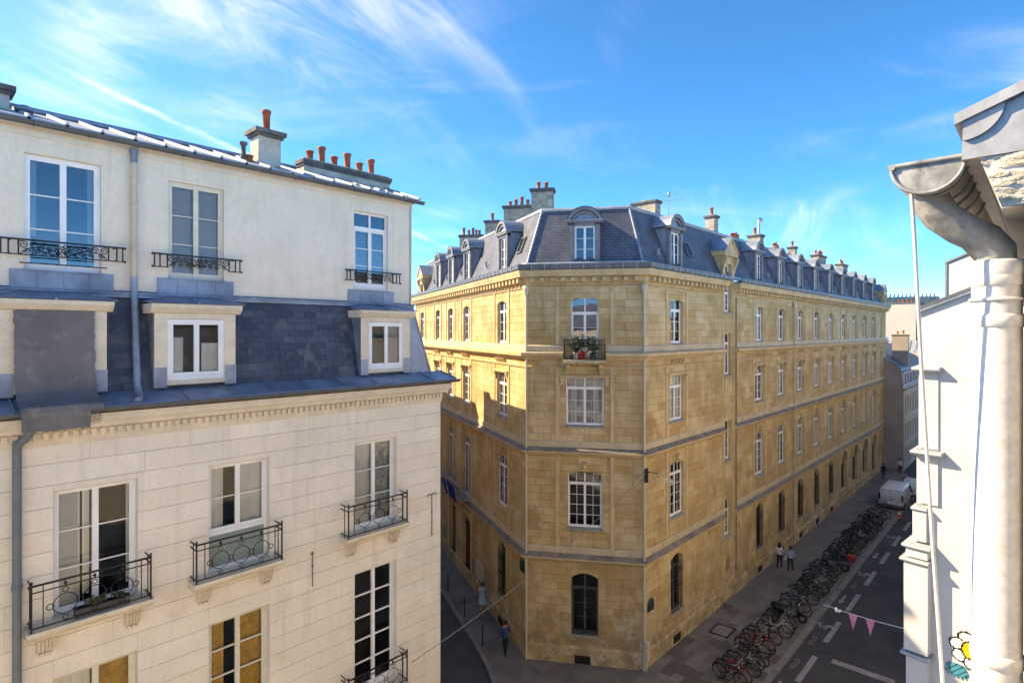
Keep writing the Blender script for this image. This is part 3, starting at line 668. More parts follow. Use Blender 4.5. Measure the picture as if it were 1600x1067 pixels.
def big_door(x, w, h, m):
    b = MB()
    for s in (-1, 1):
        xa, xb = (-w / 2, -.012) if s < 0 else (.012, w / 2); b.box(xa, xb, .24, .3, 0, h - .7, m)
        for z0, z1 in ((.2, 1.0), (1.15, 2.2), (2.35, h - .85)): b.box(xa + .12, xb - .12, .215, .245, z0, z1, m)
    b.box(-w / 2, w / 2, .22, .31, h - .7, h - .58, m); d = FL_.put('door', b.mesh('door'), x, 0, .15)
    g2 = MB(); g2.quad([(-w / 2, .28, h - .58), (w / 2, .28, h - .58), (w / 2, .28, h), (-w / 2, .28, h)], GLASS); put('fanlight', g2.mesh('fanlight'), d)
    g3 = MB(); g3.box(-w / 2, w / 2, .32, .9, 0, h, M_DARK); put('hallway', g3.mesh('hallway'), d)
    h_ = MB(); h_.ellip((.1, .19, 1.05), (.03, .03, .03), M_CHROME, 8, 5); put('door_knob', h_.mesh('door_knob'), d)
big_door(-9.8, 1.7, 4.05, M_WOOD); big_door(-12.95, 1.5, 4.15, M_DKW)
for x, w in ((-9.8, 1.7), (-12.95, 1.5)):
    for s in (-1, 1): strip(FL_, x + s * (w / 2 + .22), .95, 4.5, .26)
    piece(FL_, 'door_hood', ('dh', w), lambda b: b.prism([(0, 0), (-.12, 0), (-.3, .16), (-.34, .26), (0, .34)], -w / 2 - .5, w / 2 + .5, M_TRIM, 'x'), x, 4.5)
# long balcony over the doors
b = MB(); b.prism([(0, 5.46), (-.7, 5.46), (-.75, 5.52), (-.75, 5.6), (0, 5.62)], -2.9, 2.9, M_PALEGREY, 'x'); lb = FL_.put('balcony', b.mesh('balcony'), -11.7, 0, 0)
b = MB()
for x in [-2.85 + .19 * k for k in range(31)]: b.prism([(x - .03, 5.62), (x + .03, 5.62), (x + .045, 5.9), (x + .025, 6.3), (x - .025, 6.3), (x - .045, 5.9)], -.72, -.66, M_PALEGREY)
b.box(-2.9, 2.9, -.75, -.63, 6.3, 6.42, M_PALEGREY); put('balustrade', b.mesh('balustrade'), lb)
# chamfered corner
bay(FC, CX, w2=1.84, edge=1.32)
window(FC, CX, 14.98, 1.34, 2.92, 1, 3, .75, dep=.2, name='window', glass=GLASS_R)
window(FC, CX, 11.65, 1.84, 2.35, 2, 3, .5, dep=.18, sill='grey stone sill', curtain=((.03, .97, .04, .97, 'grey roller blind'),), split=True, fwid=.05)
window(FC, CX, 6.68, 1.66, 2.72, 2, 4, .55, dep=.18, sill='grey stone sill', split=True, fwid=.05)
window(FC, CX, 1.5, 1.3, 3.0, 1, 3, .75, m=M_DKW, dep=.2, sill='grey stone sill'); grille(FC, CX, 1.5, 1.2, 2.5, 8)
FC.put('cellar_vent', HC['vent'], CX - .1, 0, -.08)
b = MB(); b.prism([(0, 14.66), (-.55, 14.7), (-.6, 14.76), (-.6, 14.86), (0, 14.88)], -1.0, 1.0, M_PALE, 'x'); bal = FC.put('balcony', b.mesh('balcony'), CX, 0, 0)
b = MB()
for x in [-.95 + .136 * k for k in range(15)]: b.tube([(x, -.55, 14.88), (x, -.55, 15.84)], .011, M_IRON, 5)
for s in (-1, 1):
    for y in (-.55, -.36, -.18): b.tube([(s * .95, y, 14.88), (s * .95, y, 15.9 if y == -.55 else 15.84)], .014, M_IRON, 5)
    for z in (14.95, 15.6, 15.84): b.tube([(s * .95, -.55, z), (s * .95, 0, z)], .013, M_IRON, 5)
for z in (14.95, 15.6, 15.84): b.tube([(-.95, -.55, z), (.95, -.55, z)], .014 if z < 15.8 else .02, M_IRON, 5)
for k in range(6): b.ring((-.75 + .3 * k, -.55, 15.72), .085, .01, M_IRON, 'xz', 10, 4)
put('railing', b.mesh('railing'), bal)
for s in (-1, 1):
    b = MB(); b.prism([(0, 0), (-.1, 0), (-.18, .15), (-.4, .35), (-.42, .5), (0, .5)], -.1, .1, M_TRIM, 'x'); put('corbel', b.mesh('corbel'), bal, (s * .8, 0, 14.16))
# downpipes
def downpipe(fr, x, z0, z1, m, r=.055, y=-.13, brk=True, name='downpipe'):
    b = MB(); b.tube([(0, 0, z0), (0, 0, z1)], r, m, 10)
    for z in [z0 + 1.9 * k for k in range(1, int((z1 - z0) / 1.9))]: b.lathe([(r, -.05), (r + .014, -.045), (r + .014, .045), (r, .05)], (0, 0, z), m, 10)
    o = fr.put(name, b.mesh(name), x, y, 0)
    if brk:
        h = MB(); h.lathe([(r + .01, -.35), (r + .03, -.3), (.15, -.05), (.16, .12), (.14, .12)], (0, 0, z1), m, 10); put('hopper', h.mesh('hopper'), o)
    return o
downpipe(FC, .03, .12, 18.35, M_PIPE); downpipe(FC, LAB + .02, .12, 18.35, M_PIPE); downpipe(FR_, 22.15, .12, 18.35, M_PIPE); downpipe(FR_, SR + .12, 1.6, 18.35, M_LEDGE, .04, brk=False)
# mansard
RZ0, RZ1, RS = 19.42, 22.44, 1.2
def offset_path(path, d):
    P = [Vector((p[0], p[1], 0)) for p in path]; ns = [Vector(((b - a).normalized().y, -(b - a).normalized().x, 0)) for a, b in zip(P, P[1:])]; o = []
    for i, p in enumerate(P):
        if i == 0: q = ns[0]
        elif i == len(P) - 1: q = ns[-1]
        else: q = (ns[i - 1] + ns[i]) / (1 + ns[i - 1].dot(ns[i]))
        o.append(p + q * d)
    return o
lo = offset_path(full, -.02); hi = offset_path(full, -RS)
for k in range(3):
    a, b_, c, d = lo[k] + Vector((0, 0, RZ0)), lo[k + 1] + Vector((0, 0, RZ0)), hi[k + 1] + Vector((0, 0, RZ1)), hi[k] + Vector((0, 0, RZ1))
    X = (b_ - a).normalized(); N = X.cross(d - a).normalized(); Y = N.cross(X)
    mb = MB(); mb.quad([((p - a).dot(X), (p - a).dot(Y), 0) for p in (a, b_, c, d)], M_SLATE)
    o = mb.link('mansard_slope', cb_); M4 = Matrix((X, Y, N)).transposed().to_4x4(); M4.translation = a - off; o.matrix_local = M4
    for p, q in (((a, d),) if k else ()) :
        h = MB(); h.tube([p - off, q - off], .07, M_ZINC, 8); h.link('hip_roll', cb_)
top = offset_path(full, -5.2)
b = MB()
for k in range(3): b.quad([Tp(hi[k] + Vector((0, 0, RZ1 + .02)) - off), Tp(hi[k + 1] + Vector((0, 0, RZ1 + .02)) - off), Tp(top[k + 1] + Vector((0, 0, 23.0)) - off), Tp(top[k] + Vector((0, 0, 23.0)) - off)], M_ZINCL)
b.link('upper_roof', cb_)
band('roof_roll', hi, [(-.12, RZ1 - .05), (.06, RZ1 - .1), (.1, RZ1 - .02), (.06, RZ1 + .07), (-.12, RZ1 + .09)], M_ZINCL)
band('eaves_flashing', lo, [(.04, RZ0 - .04), (.14, RZ0 - .02), (.04, RZ0 + .2), (-.02, RZ0 + .2)], M_ZINCL)
# round-headed dormers
DW, DH = .62, 2.02
def dormer_meshes():
    k = RS / (RZ1 - RZ0); yb = lambda z: z * k + .02
    ck = MB()
    for s in (-1, 1): ck.prism([(.17, .12), (.17, DH + .05), (yb(DH) + .1, DH + .05), (yb(.12), .12)], s * (DW + .02), s * (DW + .1), M_ZINC, 'x')
    fr_ = MB()
    for s in (-1, 1):
        fr_.box(min(s * .5, s * .74), max(s * .5, s * .74), .05, .22, .08, DH, M_LEADF); fr_.box(min(s * .54, s * .7), max(s * .54, s * .7), .02, .05, .2, DH - .12, M_LEADF)
    fr_.box(-.74, .74, .05, .22, DH - .14, DH, M_LEADF); fr_.box(-.78, .78, -.02, .22, -.02, .08, M_LEADF); fr_.box(-.86, .86, -.06, .22, DH, DH + .1, M_LEADF)
    pd = MB(); w, rs = .86, .66; Rr = (w * w + rs * rs) / (2 * rs); cz = DH + .1 + rs - Rr; a0 = math.asin(w / Rr) if rs < w else math.pi / 2
    arc = lambda R2, n=12: [(R2 * math.sin(-a0 + 2 * a0 * i / n), cz + R2 * math.cos(-a0 + 2 * a0 * i / n)) for i in range(n + 1)]
    o_, i_ = arc(Rr), arc(Rr - .15)
    for q in range(12): pd.prism([o_[q], o_[q + 1], i_[q + 1], i_[q]], -.08, .2, M_LEADF)
    i2, i3 = arc(Rr - .2), arc(Rr - .3)
    for q in range(12): pd.prism([i2[q], i2[q + 1], i3[q + 1], i3[q]], .0, .2, M_LEADF)
    pd.prism([p for p in i_], .1, .2, M_ZINC)
    rf = MB(); o2 = arc(Rr + .03)
    for q in range(12): rf.add([(o2[q][0], -.1, o2[q][1]), (o2[q + 1][0], -.1, o2[q + 1][1]), (o2[q + 1][0], 1.5, o2[q + 1][1]), (o2[q][0], 1.5, o2[q][1])], [(0, 1, 2, 3)], M_ZINC, True)
    rf.prism([(-w - .05, DH + .1), (w + .05, DH + .1), (w + .05, DH + .14), (-w - .05, DH + .14)], -.1, 1.2, M_ZINCL)
    return ck.mesh('dormer'), [('dormer_front', fr_.mesh('dormer_front')), ('pediment', pd.mesh('pediment')), ('dormer_roof', rf.mesh('dormer_roof'))]
DM = dormer_meshes()
def dormer(fr, x, curtain=None):
    o = fr.put('dormer', DM[0], x, 0, RZ0 + .08)
    for n, me in DM[1]: put(n, me, o)
    window(None, 0, .1, 1.0, DH - .24, 1, 3, flat=o, dep=.16, curtain=curtain, fwid=.04, glass=GLASS_R)
dormer(FC, CX)
for x in BAYS: dormer(FR_, x, cur())
for t in LBAYS[:4]: dormer(FL_, -t, cur())
# stone wall dormers with triangular pediments
def ped_dormer(fr, x, z0=19.2, win=True):
    b = MB()
    for s in (-1, 1): b.box(min(s * .5, s * .8), max(s * .5, s * .8), -.05, 1.0, z0, 20.75, M_TRIM)
    b.box(-.5, .5, -.02, .4, 20.3, 20.75, M_TRIM); b.box(-1.0, 1.0, -.22, .9, 20.75, 20.92, M_TRIM)
    b.prism([(-1.0, 20.92), (1.0, 20.92), (0, 21.75)], -.18, .9, M_TRIM)
    for s in (-1, 1): b.prism([(s * 1.02, 20.9), (s * 1.02, 21.02), (0, 21.88), (0, 21.76)], -.26, .9, M_TRIM)
    o = fr.put('pediment_dormer', b.mesh('pediment_dormer'), x, 0, 0)
    r = MB()
    for s in (-1, 1): r.quad([(s * 1.05, -.27, 21.03), (0, -.27, 21.9), (0, 1.4, 21.9), (s * 1.05, 1.4, 21.03)], M_ZINC)
    put('dormer_roof', r.mesh('dormer_roof'), o)
    for s in (-1, 1):
        c = MB(); c.prism([(0, 19.6), (-.0, 20.7), (-.3, 20.7), (-.3, 20.5), (-.12, 20.1)], s * .82 - .08, s * .82 + .08, M_TRIM, 'x'); put('scroll', c.mesh('scroll'), o)
    if win: window(None, 0, z0, 1.0, 20.3 - z0, 1, 1, flat=o, dep=.2)
ped_dormer(FR_, STX); ped_dormer(FL_, -22.3); ped_dormer(FR_, 55.4)
# roof windows
for fr, x in ((FR_, 5.6), (FL_, -1.75)):
    k = RS / (RZ1 - RZ0); z = 20.75; y = (z - RZ0) * k
    b = MB(); v = lambda dx, dz, o_: (dx, (z + dz - RZ0) * k - o_ * .93 - 0.0, z + dz + o_ * .37)
    for x0, x1, q0, q1 in ((-.3, -.24, -.42, .42), (.24, .3, -.42, .42), (-.24, .24, .36, .42), (-.24, .24, -.42, -.36)):
        pts = [v(x0, q0, .08), v(x1, q0, .08), v(x1, q1, .08), v(x0, q1, .08), v(x0, q0, -.02), v(x1, q0, -.02), v(x1, q1, -.02), v(x0, q1, -.02)]
        b.add(pts, [(0, 1, 2, 3), (0, 4, 5, 1), (1, 5, 6, 2), (2, 6, 7, 3), (3, 7, 4, 0)], M_GUT)
    o = fr.put('roof_window', b.mesh('roof_window'), x, 0, 0)
    p = MB(); p.quad([v(-.24, -.36, .05), v(.24, -.36, .05), v(.24, .36, .05), v(-.24, .36, .05)], GLASS); p.quad([v(-.24, -.36, .01), v(.24, -.36, .01), v(.24, .36, .01), v(-.24, .36, .01)], M_ROOM); put('pane', p.mesh('pane'), o)
# snow/ladder hooks on the slates
hk = MB(); hk.box(-.02, .02, -.12, .02, 0, .3, M_ZINCL); hk.box(-.09, .09, -.14, -.1, .0, .05, M_ZINCL); hk = hk.mesh('roof_hook')
for x in [BAYS[0] - 1.6] + [b_ + 2.2 for b_ in BAYS[1:]]: FR_.put('roof_hook', hk, x, .25, 20.1)
for t in (6.5, 11.7, 15.3, 19): FL_.put('roof_hook', hk, -t, .25, 20.1)
# chimneys
POT = MB().lathe([(.13, 0), (.11, .06), (.095, .1), (.1, .5), (.125, .52), (.125, .6), (.085, .6), (.08, .3)], (0, 0, 0), M_TERRA, 10).mesh('chimney_pot')
def chimney(root, w, e, wx, wy, z0, z1, pots, mstack=None, cap=.1, potscale=1., name='chimney', brick=True):
    """w world centre, e direction of the long side; pots (position along, height factor)"""
    mstack = mstack or M_FLUE; rz = math.atan2(e.y, e.x); b = MB()
    if brick:
        n = int((z1 - z0) / .12)
        b.box(-wx / 2 + .008, wx / 2 - .008, -wy / 2 + .008, wy / 2 - .008, z0, z1, mstack)
        for k in range(n):
            za = z0 + (z1 - z0) * k / n; zb = za + (z1 - z0) / n - .012
            for s, L_, W_ in ((0, wx, wy), (1, wy, wx)):
                for sg in (-1, 1):
                    m_ = max(1, int(L_ / .28)); sh = .5 * (k % 2) / m_
                    for q in range(m_):
                        b.t = R.random() ** 2; xa, xb = -L_ / 2 + L_ * q / m_ + .004, -L_ / 2 + L_ * (q + 1) / m_ - .004; yy = sg * W_ / 2; pr_ = R.uniform(.0, .008)
                        pts = [(xa, yy + sg * pr_, za), (xb, yy + sg * pr_, za), (xb, yy + sg * pr_, zb), (xa, yy + sg * pr_, zb)]
                        if s: pts = [(p[1], p[0], p[2]) for p in pts]
                        b.add(pts, [(0, 1, 2, 3)], mstack)
        b.t = 0
    else: b.box(-wx / 2, wx / 2, -wy / 2, wy / 2, z0, z1, mstack)
    o = put(name, b.mesh(name), root, Vector((w.x, w.y, 0)) - root.location, rz)
    c = MB(); c.box(-wx / 2 - cap, wx / 2 + cap, -wy / 2 - cap, wy / 2 + cap, z1, z1 + .11, M_CAP); c.box(-wx / 2 - cap * .5, wx / 2 + cap * .5, -wy / 2 - cap * .5, wy / 2 + cap * .5, z1 - .08, z1, M_CAP); c.box(-wx / 2 + .02, wx / 2 - .02, -.17, .17, z1 + .11, z1 + .17, M_RENDER); put('coping', c.mesh('coping'), o)
    for x, hs in pots: p = put('chimney_pot', POT, o, (x, 0, z1 + .15)); p.scale = (potscale, potscale, hs)
    return o
def uY(u, Y): return Vector(((u - 800) / 900 * Y, Y, 0))
ev = (B - A).normalized()
chimney(cb_, uY(848, 31.0), ev, 1.15, .6, 22, 23.75, [(-.22, .6), (.2, .55)])
chimney(cb_, uY(809, 33.8), ev, 1.55, .6, 22, 23.45, [(-.1, .6), (.25, .85), (.6, .55), (-.45, .45)])
chimney(cb_, uY(769.5, 38.0), ev, .85, .6, 22, 23.4, [(0, .8)])
chimney(cb_, uY(737, 43.0), ev, 1.7, .6, 22, 23.3, [(-.6, .9), (-.2, .6), (.1, .85), (.35, .6), (.6, .55)])
chimney(cb_, uY(1010, 34.0), rv, .6, 1.5, 22, 23.75, [])
for q in (-.55, -.2, .2, .5): p = put('chimney_pot', POT, cb_.children[-1], (0, q, 23.9)); p.scale = (1, 1, R.uniform(.7, 1.1))
for u, Y, wx, wy, pts in ((1112, 37.5, .6, .6, [(0, 1.1)]), (1148, 45.5, 1.6, .6, [(-.6, .8), (-.2, .9), (.2, 1.1), (.6, .9)]), (1181, 44, .75, .9, [(-.2, 1.1)]), (1212, 51.7, 1.5, .6, [(-.5, .8), (0, 1.1), (.5, .8)]),
                          (1238, 51.3, .6, .6, [(0, 1.1)]), (1279, 57.0, 2.6, .7, [(-1., .9), (.0, .8), (.5, 1.2), (1., 1)]), (1315, 63.0, 2.2, .7, [(-.3, 1.1), (.3, .9)])):
    chimney(cb_, uY(u, Y), rv, wx, wy, 22, 23.5 + R.uniform(-.15, .2), [(a, b * .75) for a, b in pts])
b = MB(); w = uY(1186, 43.6); b.tube([(0, 0, 22.3), (0, 0, 24.6), (.1, 0, 24.8), (.3, 0, 24.8), (.38, 0, 24.6)], .09, M_CHROME, 8); put('metal_flue', b.mesh('metal_flue'), cb_, w - off, .6)
# ---------------------------------------------------------------- cream apartment house across the side street
lb_ = thing('apartment_house', 'cream painted apartment house with dark slate mansard, iron balconies and zinc roof', 'building', tuple(C))
F1 = Fr(C, rv, lb_); i1 = F1.i
F2 = Fr(C + i1 * .9, rv, lb_)                 # set-back top storey
FS = Fr(C, lv, lb_)                           # side wall on the side street
loff = lb_.location
LW, LD = 14.0, 12.0
st1 = []
WX = [-8.98, -6.17, -2.38]
ops1 = [(x - .7, x + .7, 10.66, 13.13) for x in WX] + [(x - .7, x + .7, 6.1, 9.52) for x in WX]
facade(F1, -LW, 0, 4.0, 14.1, ops1, .42, 1.4, 2.9, M_LJOINT, M_LIME, st1, joint=.008, vj=.003, depth=.012, rev=.3, tonef=lambda: R.random() * .5)
lay_stones(lb_, st1, M_LIME, 290)
facade(F1, -LW, 0, 0, 4.0, [], 1, 1, 1, M_LIME, M_LIME, name='shopfront_wall', plain=True)
facade(FS, 0, LD, 0, 14.1, [], 1, 1, 1, M_LIME, M_LIME, name='side_wall', plain=True)
bm = MB(); q0, q1, q2, q3 = C - rv * LW, C - rv * LW + lv * LD, C + lv * LD, C
for a, b in ((q0, q1), (q1, q2)): bm.quad([Tp(a - loff), Tp(b - loff), Tp(b - loff + Vector((0, 0, 20.3))), Tp(a - loff + Vector((0, 0, 20.3)))], M_LIME)
bm.link('rear_wall', lb_)
lpath = [C - rv * LW, C, C + lv * LD]
def lband(name, path, prof, m, mats=None): return sweep(MB(), path, prof, m, loff, mats=mats).link(name, lb_)
lband('cornice', lpath, [(0, 14.02), (.03, 14.02), (.05, 14.12), (.05, 14.3), (.2, 14.32), (.24, 14.4), (.30, 14.46), (.30, 14.6), (0, 14.62)], M_LTRIM)
dm = MB()
x = -11.2
while x < .02: dm.box(x, x + .085, -.115, -.045, 14.16, 14.29, M_LTRIM); x += .15
F1.put('dentil_course', dm.mesh('dentil_course'), 0, 0, 0)['kind'] = 'stuff'
def half_gutter(fr, x0, x1, y, z, r, m, name='gutter'):
    n = 8; prof = [(r * math.cos(math.pi + math.pi * k / n), r * math.sin(math.pi + math.pi * k / n)) for k in range(n + 1)]; b = MB()
    v = [(x, y + a, z + c) for x in (x0, x1) for a, c in prof]; k = n + 1
    b.add(v, [(j, j + 1, k + j + 1, k + j) for j in range(n)], m, True)
    v2 = [(x, y + a * .93, z + c * .93) for x in (x0, x1) for a, c in prof]; b.add(v2, [(j + 1, j, k + j, k + j + 1) for j in range(n)], m, True)
    b.tube([(x0, y - r, z), (x1, y - r, z)], .016, m, 6)
    for xx, o in ((x0, 0), (x1, k)): b.add([v[o + j] for j in range(k)], [tuple(range(k))], m)
    o = fr.put(name, b.mesh(name), 0, 0, 0)
    h = MB(); h.ring((0, 0, 0), r + .008, .008, m, 'yz', 8, 4, math.pi, 2 * math.pi); hm = h.mesh('gutter_hook'); x = x0 + .5
    while x < x1: put('gutter_hook', hm, o, (x, y, z)); x += .9
    return o
half_gutter(F1, -LW, .42, -.40, 14.72, .085, M_GUT)
# zinc apron between gutter and slates, sheet by sheet
x = .34; k = 0
while x > -LW:
    w = .98 + R.uniform(-.06, .06); b = MB(); x0, x1 = x - w, x - .012
    b.add([(x0, -.38, 14.745), (x1, -.38, 14.745), (x1, .42, 14.95), (x0, .42, 14.95), (x0, -.39, 14.69), (x1, -.39, 14.69)], [(0, 1, 2, 3), (4, 5, 1, 0)], M_ZINC)
    b.tube([(x1, -.38, 14.757), (x1, .4, 14.955)], .017, M_ZINC, 6); F1.put('zinc_sheet', b.mesh('zinc_sheet'), 0, 0, 0); x -= w; k += 1
lband('side_apron', [C, C + lv * LD], [(.36, 14.7), (.38, 14.74), (-.3, 14.93), (-.3, 14.86)], M_ZINC)
# mansard
MY0, MZ0, MY1, MZ1 = .40, 14.92, .9, 17.08
b = MB(); b.quad([(-LW, MY0 + .012, MZ0), (-.08, MY0 + .012, MZ0), (-.44, MY1 + .012, MZ1), (-LW, MY1 + .012, MZ1)], M_SLATEP)
b.quad([(-.08, MY0 + .012, MZ0), (4, LD, MZ0), (3.6, LD, MZ1), (-.44, MY1 + .012, MZ1)], M_ZINC); F1.put('mansard_deck', b.mesh('mansard_deck'), 0, 0, 0)
DX = [-9.62, -7.03, -1.84]; DHW = .86
X_ = Vector((1, 0, 0)); Y_ = Vector((0, MY1 - MY0, MZ1 - MZ0)); SLN = Y_.length; Y_.normalize(); N_ = X_.cross(Y_)
smesh = []
for q in range(6):
    sb = MB(); sb.t = q / 5; c = R.uniform(-.006, .006); sb.add([(-.16, 0, .012), (.16, c, .012), (.16, .21, .001), (-.16, .21, .001), (-.16, 0, .002), (.16, c, .002)], [(0, 1, 2, 3), (4, 5, 1, 0), (4, 0, 3), (5, 2, 1)], M_SLATEP); smesh.append(sb.mesh('slate'))
rows = 13; eh = SLN / rows; ns = 0
M3 = Matrix((X_, Y_, N_)).transposed().to_4x4()
rzm = Matrix.Rotation(F1.rz, 4, 'Z')
for r_ in range(rows):
    x = -1.0 - (.165 if r_ % 2 else 0) - R.uniform(0, .02)
    while x > -11.0:
        zc = MZ0 + (r_ + .5) * eh * Y_.z
        if not any(abs(x - d) < DHW - .1 and zc < 16.75 for d in DX) and ns < 320:
            o = put('slate', R.choice(smesh), lb_); p = Vector((x, MY0, MZ0)) + Y_ * (r_ * eh) + N_ * .006
            o.matrix_local = Matrix.Translation(F1.L(0, 0, 0)) @ rzm @ Matrix.Translation(p) @ M3 @ Matrix.Rotation(R.uniform(-.008, .008), 4, 'Z'); ns += 1
        x -= .33
b = MB(); b.add([(-1.0, MY0 - .004, MZ0), (-.08, MY0 - .004, MZ0), (-.44, MY1 - .004, MZ1), (-1.0, MY1 - .004, MZ1)], [(0, 1, 2, 3)], M_ZINCL)
b.tube([(-.08, MY0, MZ0), (-.44, MY1, MZ1)], .03, M_ZINC, 6); F1.put('hip_flashing', b.mesh('hip_flashing'), 0, 0, 0)
b = MB(); b.box(-LW, -.42, MY1 - .11, MY1 + .02, MZ1 - .12, MZ1 + .0, M_ZINC); b.tube([(-LW, MY1 - .1, MZ1 - .03), (-.42, MY1 - .1, MZ1 - .03)], .035, M_ZINC, 8); F1.put('ridge_flashing', b.mesh('ridge_flashing'), 0, 0, 0)
# mansard dormers
def house_dormer(x, closed=False, seed=0):
    yf = .28; w = DHW; b = MB()
    b.box(-w, -.6, yf, yf + .12, 15.02, 16.66, M_LTRIM); b.box(.6, w, yf, yf + .12, 15.02, 16.66, M_LTRIM); b.box(-.6, .6, yf, yf + .12, 16.5, 16.66, M_LTRIM); b.box(-.6, .6, yf, yf + .12, 15.02, 15.13, M_LTRIM)
    o = F1.put('dormer', b.mesh('dormer'), x, 0, 0)
    b = MB()
    for s in (-1, 1): b.prism([(yf + .02, 14.98), (yf + .02, 16.66), (1.0, 16.66), (MY0 + .02, 14.98)], s * (w - .03), s * w, M_ZINC, 'x')
    put('cheek', b.mesh('cheek'), o)
    b = MB()
    for s in (-1, 1): b.box(min(s * .62, s * (w + .012)), max(s * .62, s * (w + .012)), yf - .012, yf + .1, 14.97, 15.42, M_ZINC)
    put('zinc_base', b.mesh('zinc_base'), o)
    b = MB(); prof = [(yf, 16.62), (yf - .06, 16.64), (yf - .14, 16.72), (yf - .17, 16.75), (yf - .17, 16.83), (yf + .6, 16.83), (yf + .6, 16.62)]; b.prism(prof, -w - .1, w + .1, M_LTRIM, 'x'); put('cornice', b.mesh('cornice'), o)
    b = MB(); e = w + .14; yy = yf - .2; top = 17.06
    b.add([(-e, yy, 16.84), (e, yy, 16.84), (w * .45, .95, top), (-w * .45, .95, top), (-e, .95, 16.9), (e, .95, 16.9)], [(0, 1, 2, 3), (0, 3, 4), (1, 5, 2)], M_ZINC)
    for xx in (-.02, .0): pass
    b.tube([(0, yy, 16.85), (0, .93, top + .01)], .022, M_ZINC, 6)
    for s in (-1, 1): b.tube([(s * e, yy, 16.85), (s * w * .45, .93, top + .01)], .02, M_ZINC, 6)
    put('dormer_roof', b.mesh('dormer_roof'), o)
    cu = None if closed else (((.04, .3, .1, .7, 'white curtain'), (.62, .96, .05, .6, 'white curtain')) if seed == 0 else ((.5, .96, .05, .95, 'grey roller blind'),))
    window(None, 0, 15.13, 1.2, 1.36, 1, 1, flat=o, y=yf, dep=.02, curtain=cu, fwid=.07)
    return o
for k, x in enumerate(DX): house_dormer(x, k == 0, k - 1)
# set-back storey
UX = [-9.37, -6.82, -1.95]
ops2 = [(UX[0] - .64, UX[0] + .64, 17.45, 19.78), (UX[1] - .62, UX[1] + .62, 17.45, 19.72), (UX[2] - .6, UX[2] + .6, 17.52, 19.78)]
facade(F2, -LW, -.446, 17.0, 20.36, ops2, 1, 1, 1, M_PLAST, M_PLAST, name='upper_wall', plain=True, rev=.2)
b = MB(); u0 = F2.L(-.446, 0, 0); b.quad([Tp(u0 + Vector((0, 0, 17))), Tp(u0 + lv * 11 + Vector((0, 0, 17))), Tp(u0 + lv * 11 + Vector((0, 0, 20.36))), Tp(u0 + Vector((0, 0, 20.36)))], M_PLAST); b.link('upper_side_wall', lb_)
for x, w in ((UX[0], .64), (UX[1], .62), (UX[2], .6)): b = MB(); b.box(x - w - .12, x + w + .12, -.012, 0.001, 19.8, 20.02, M_PLAST); F2.put('plaster_lintel', b.mesh('plaster_lintel'), 0, 0, 0)
b = MB(); b.box(-LW, -.44, -.03, .001, 20.12, 20.36, M_PLAST); F2.put('eaves_band', b.mesh('eaves_band'), 0, 0, 0)
b = MB(); b.tube([(-.5, -.03, 17.1), (-.5, -.03, 20.2)], .025, M_PIPE, 6); F2.put('corner_conduit', b.mesh('corner_conduit'), 0, 0, 0)
window(F2, UX[0], 17.45, 1.28, 2.33, 1, 3, glass=GLASS_R, dep=.09, split=True, m=M_WHITE, curtain=((.03, .17, .3, .97, 'white curtain'), (.84, .97, .1, .97, 'white curtain')), fwid=.06)
window(F2, UX[1], 17.45, 1.24, 2.27, 1, 3, dep=.08, split=True, m=M_CREAMW, curtain=((.52, .97, .03, .98, 'grey roller blind'), (.03, .5, .03, .98, 'grey roller blind')), fwid=.06)
window(F2, UX[2], 17.52, 1.2, 2.26, 1, 3, .48, glass=GLASS_R, dep=.09, split=True, m=M_WHITE, curtain=((.03, .97, .03, .8, 'lace curtain'),), fwid=.06)
for x, w in zip(UX, (.86, .84, .8)):
    b = MB(); b.box(-w, w, -.03, -.004, 17.04, 17.45, M_ZINC)
    for q in (-.5, 0, .5): b.tube([(q * w, -.032, 17.06), (q * w, -.032, 17.44)], .012, M_ZINC, 5)
    b.box(-w + .18, w - .18, -.07, .05, 17.43, 17.455, M_ZINC); F2.put('zinc_apron', b.mesh('zinc_apron'), x, 0, 0)
def scroll(b, cx, cz, y, r0, turns, flip, m, rr=.009, rot=0.):
    pts = []; n = int(turns * 12)
    for k in range(n + 1):
        a = 2 * math.pi * turns * k / n; q = r0 * (1 - .82 * k / n); pts.append((cx + flip * q * math.cos(a + rot), y, cz + q * math.sin(a + rot)))
    b.tube(pts, rr, m, 4)
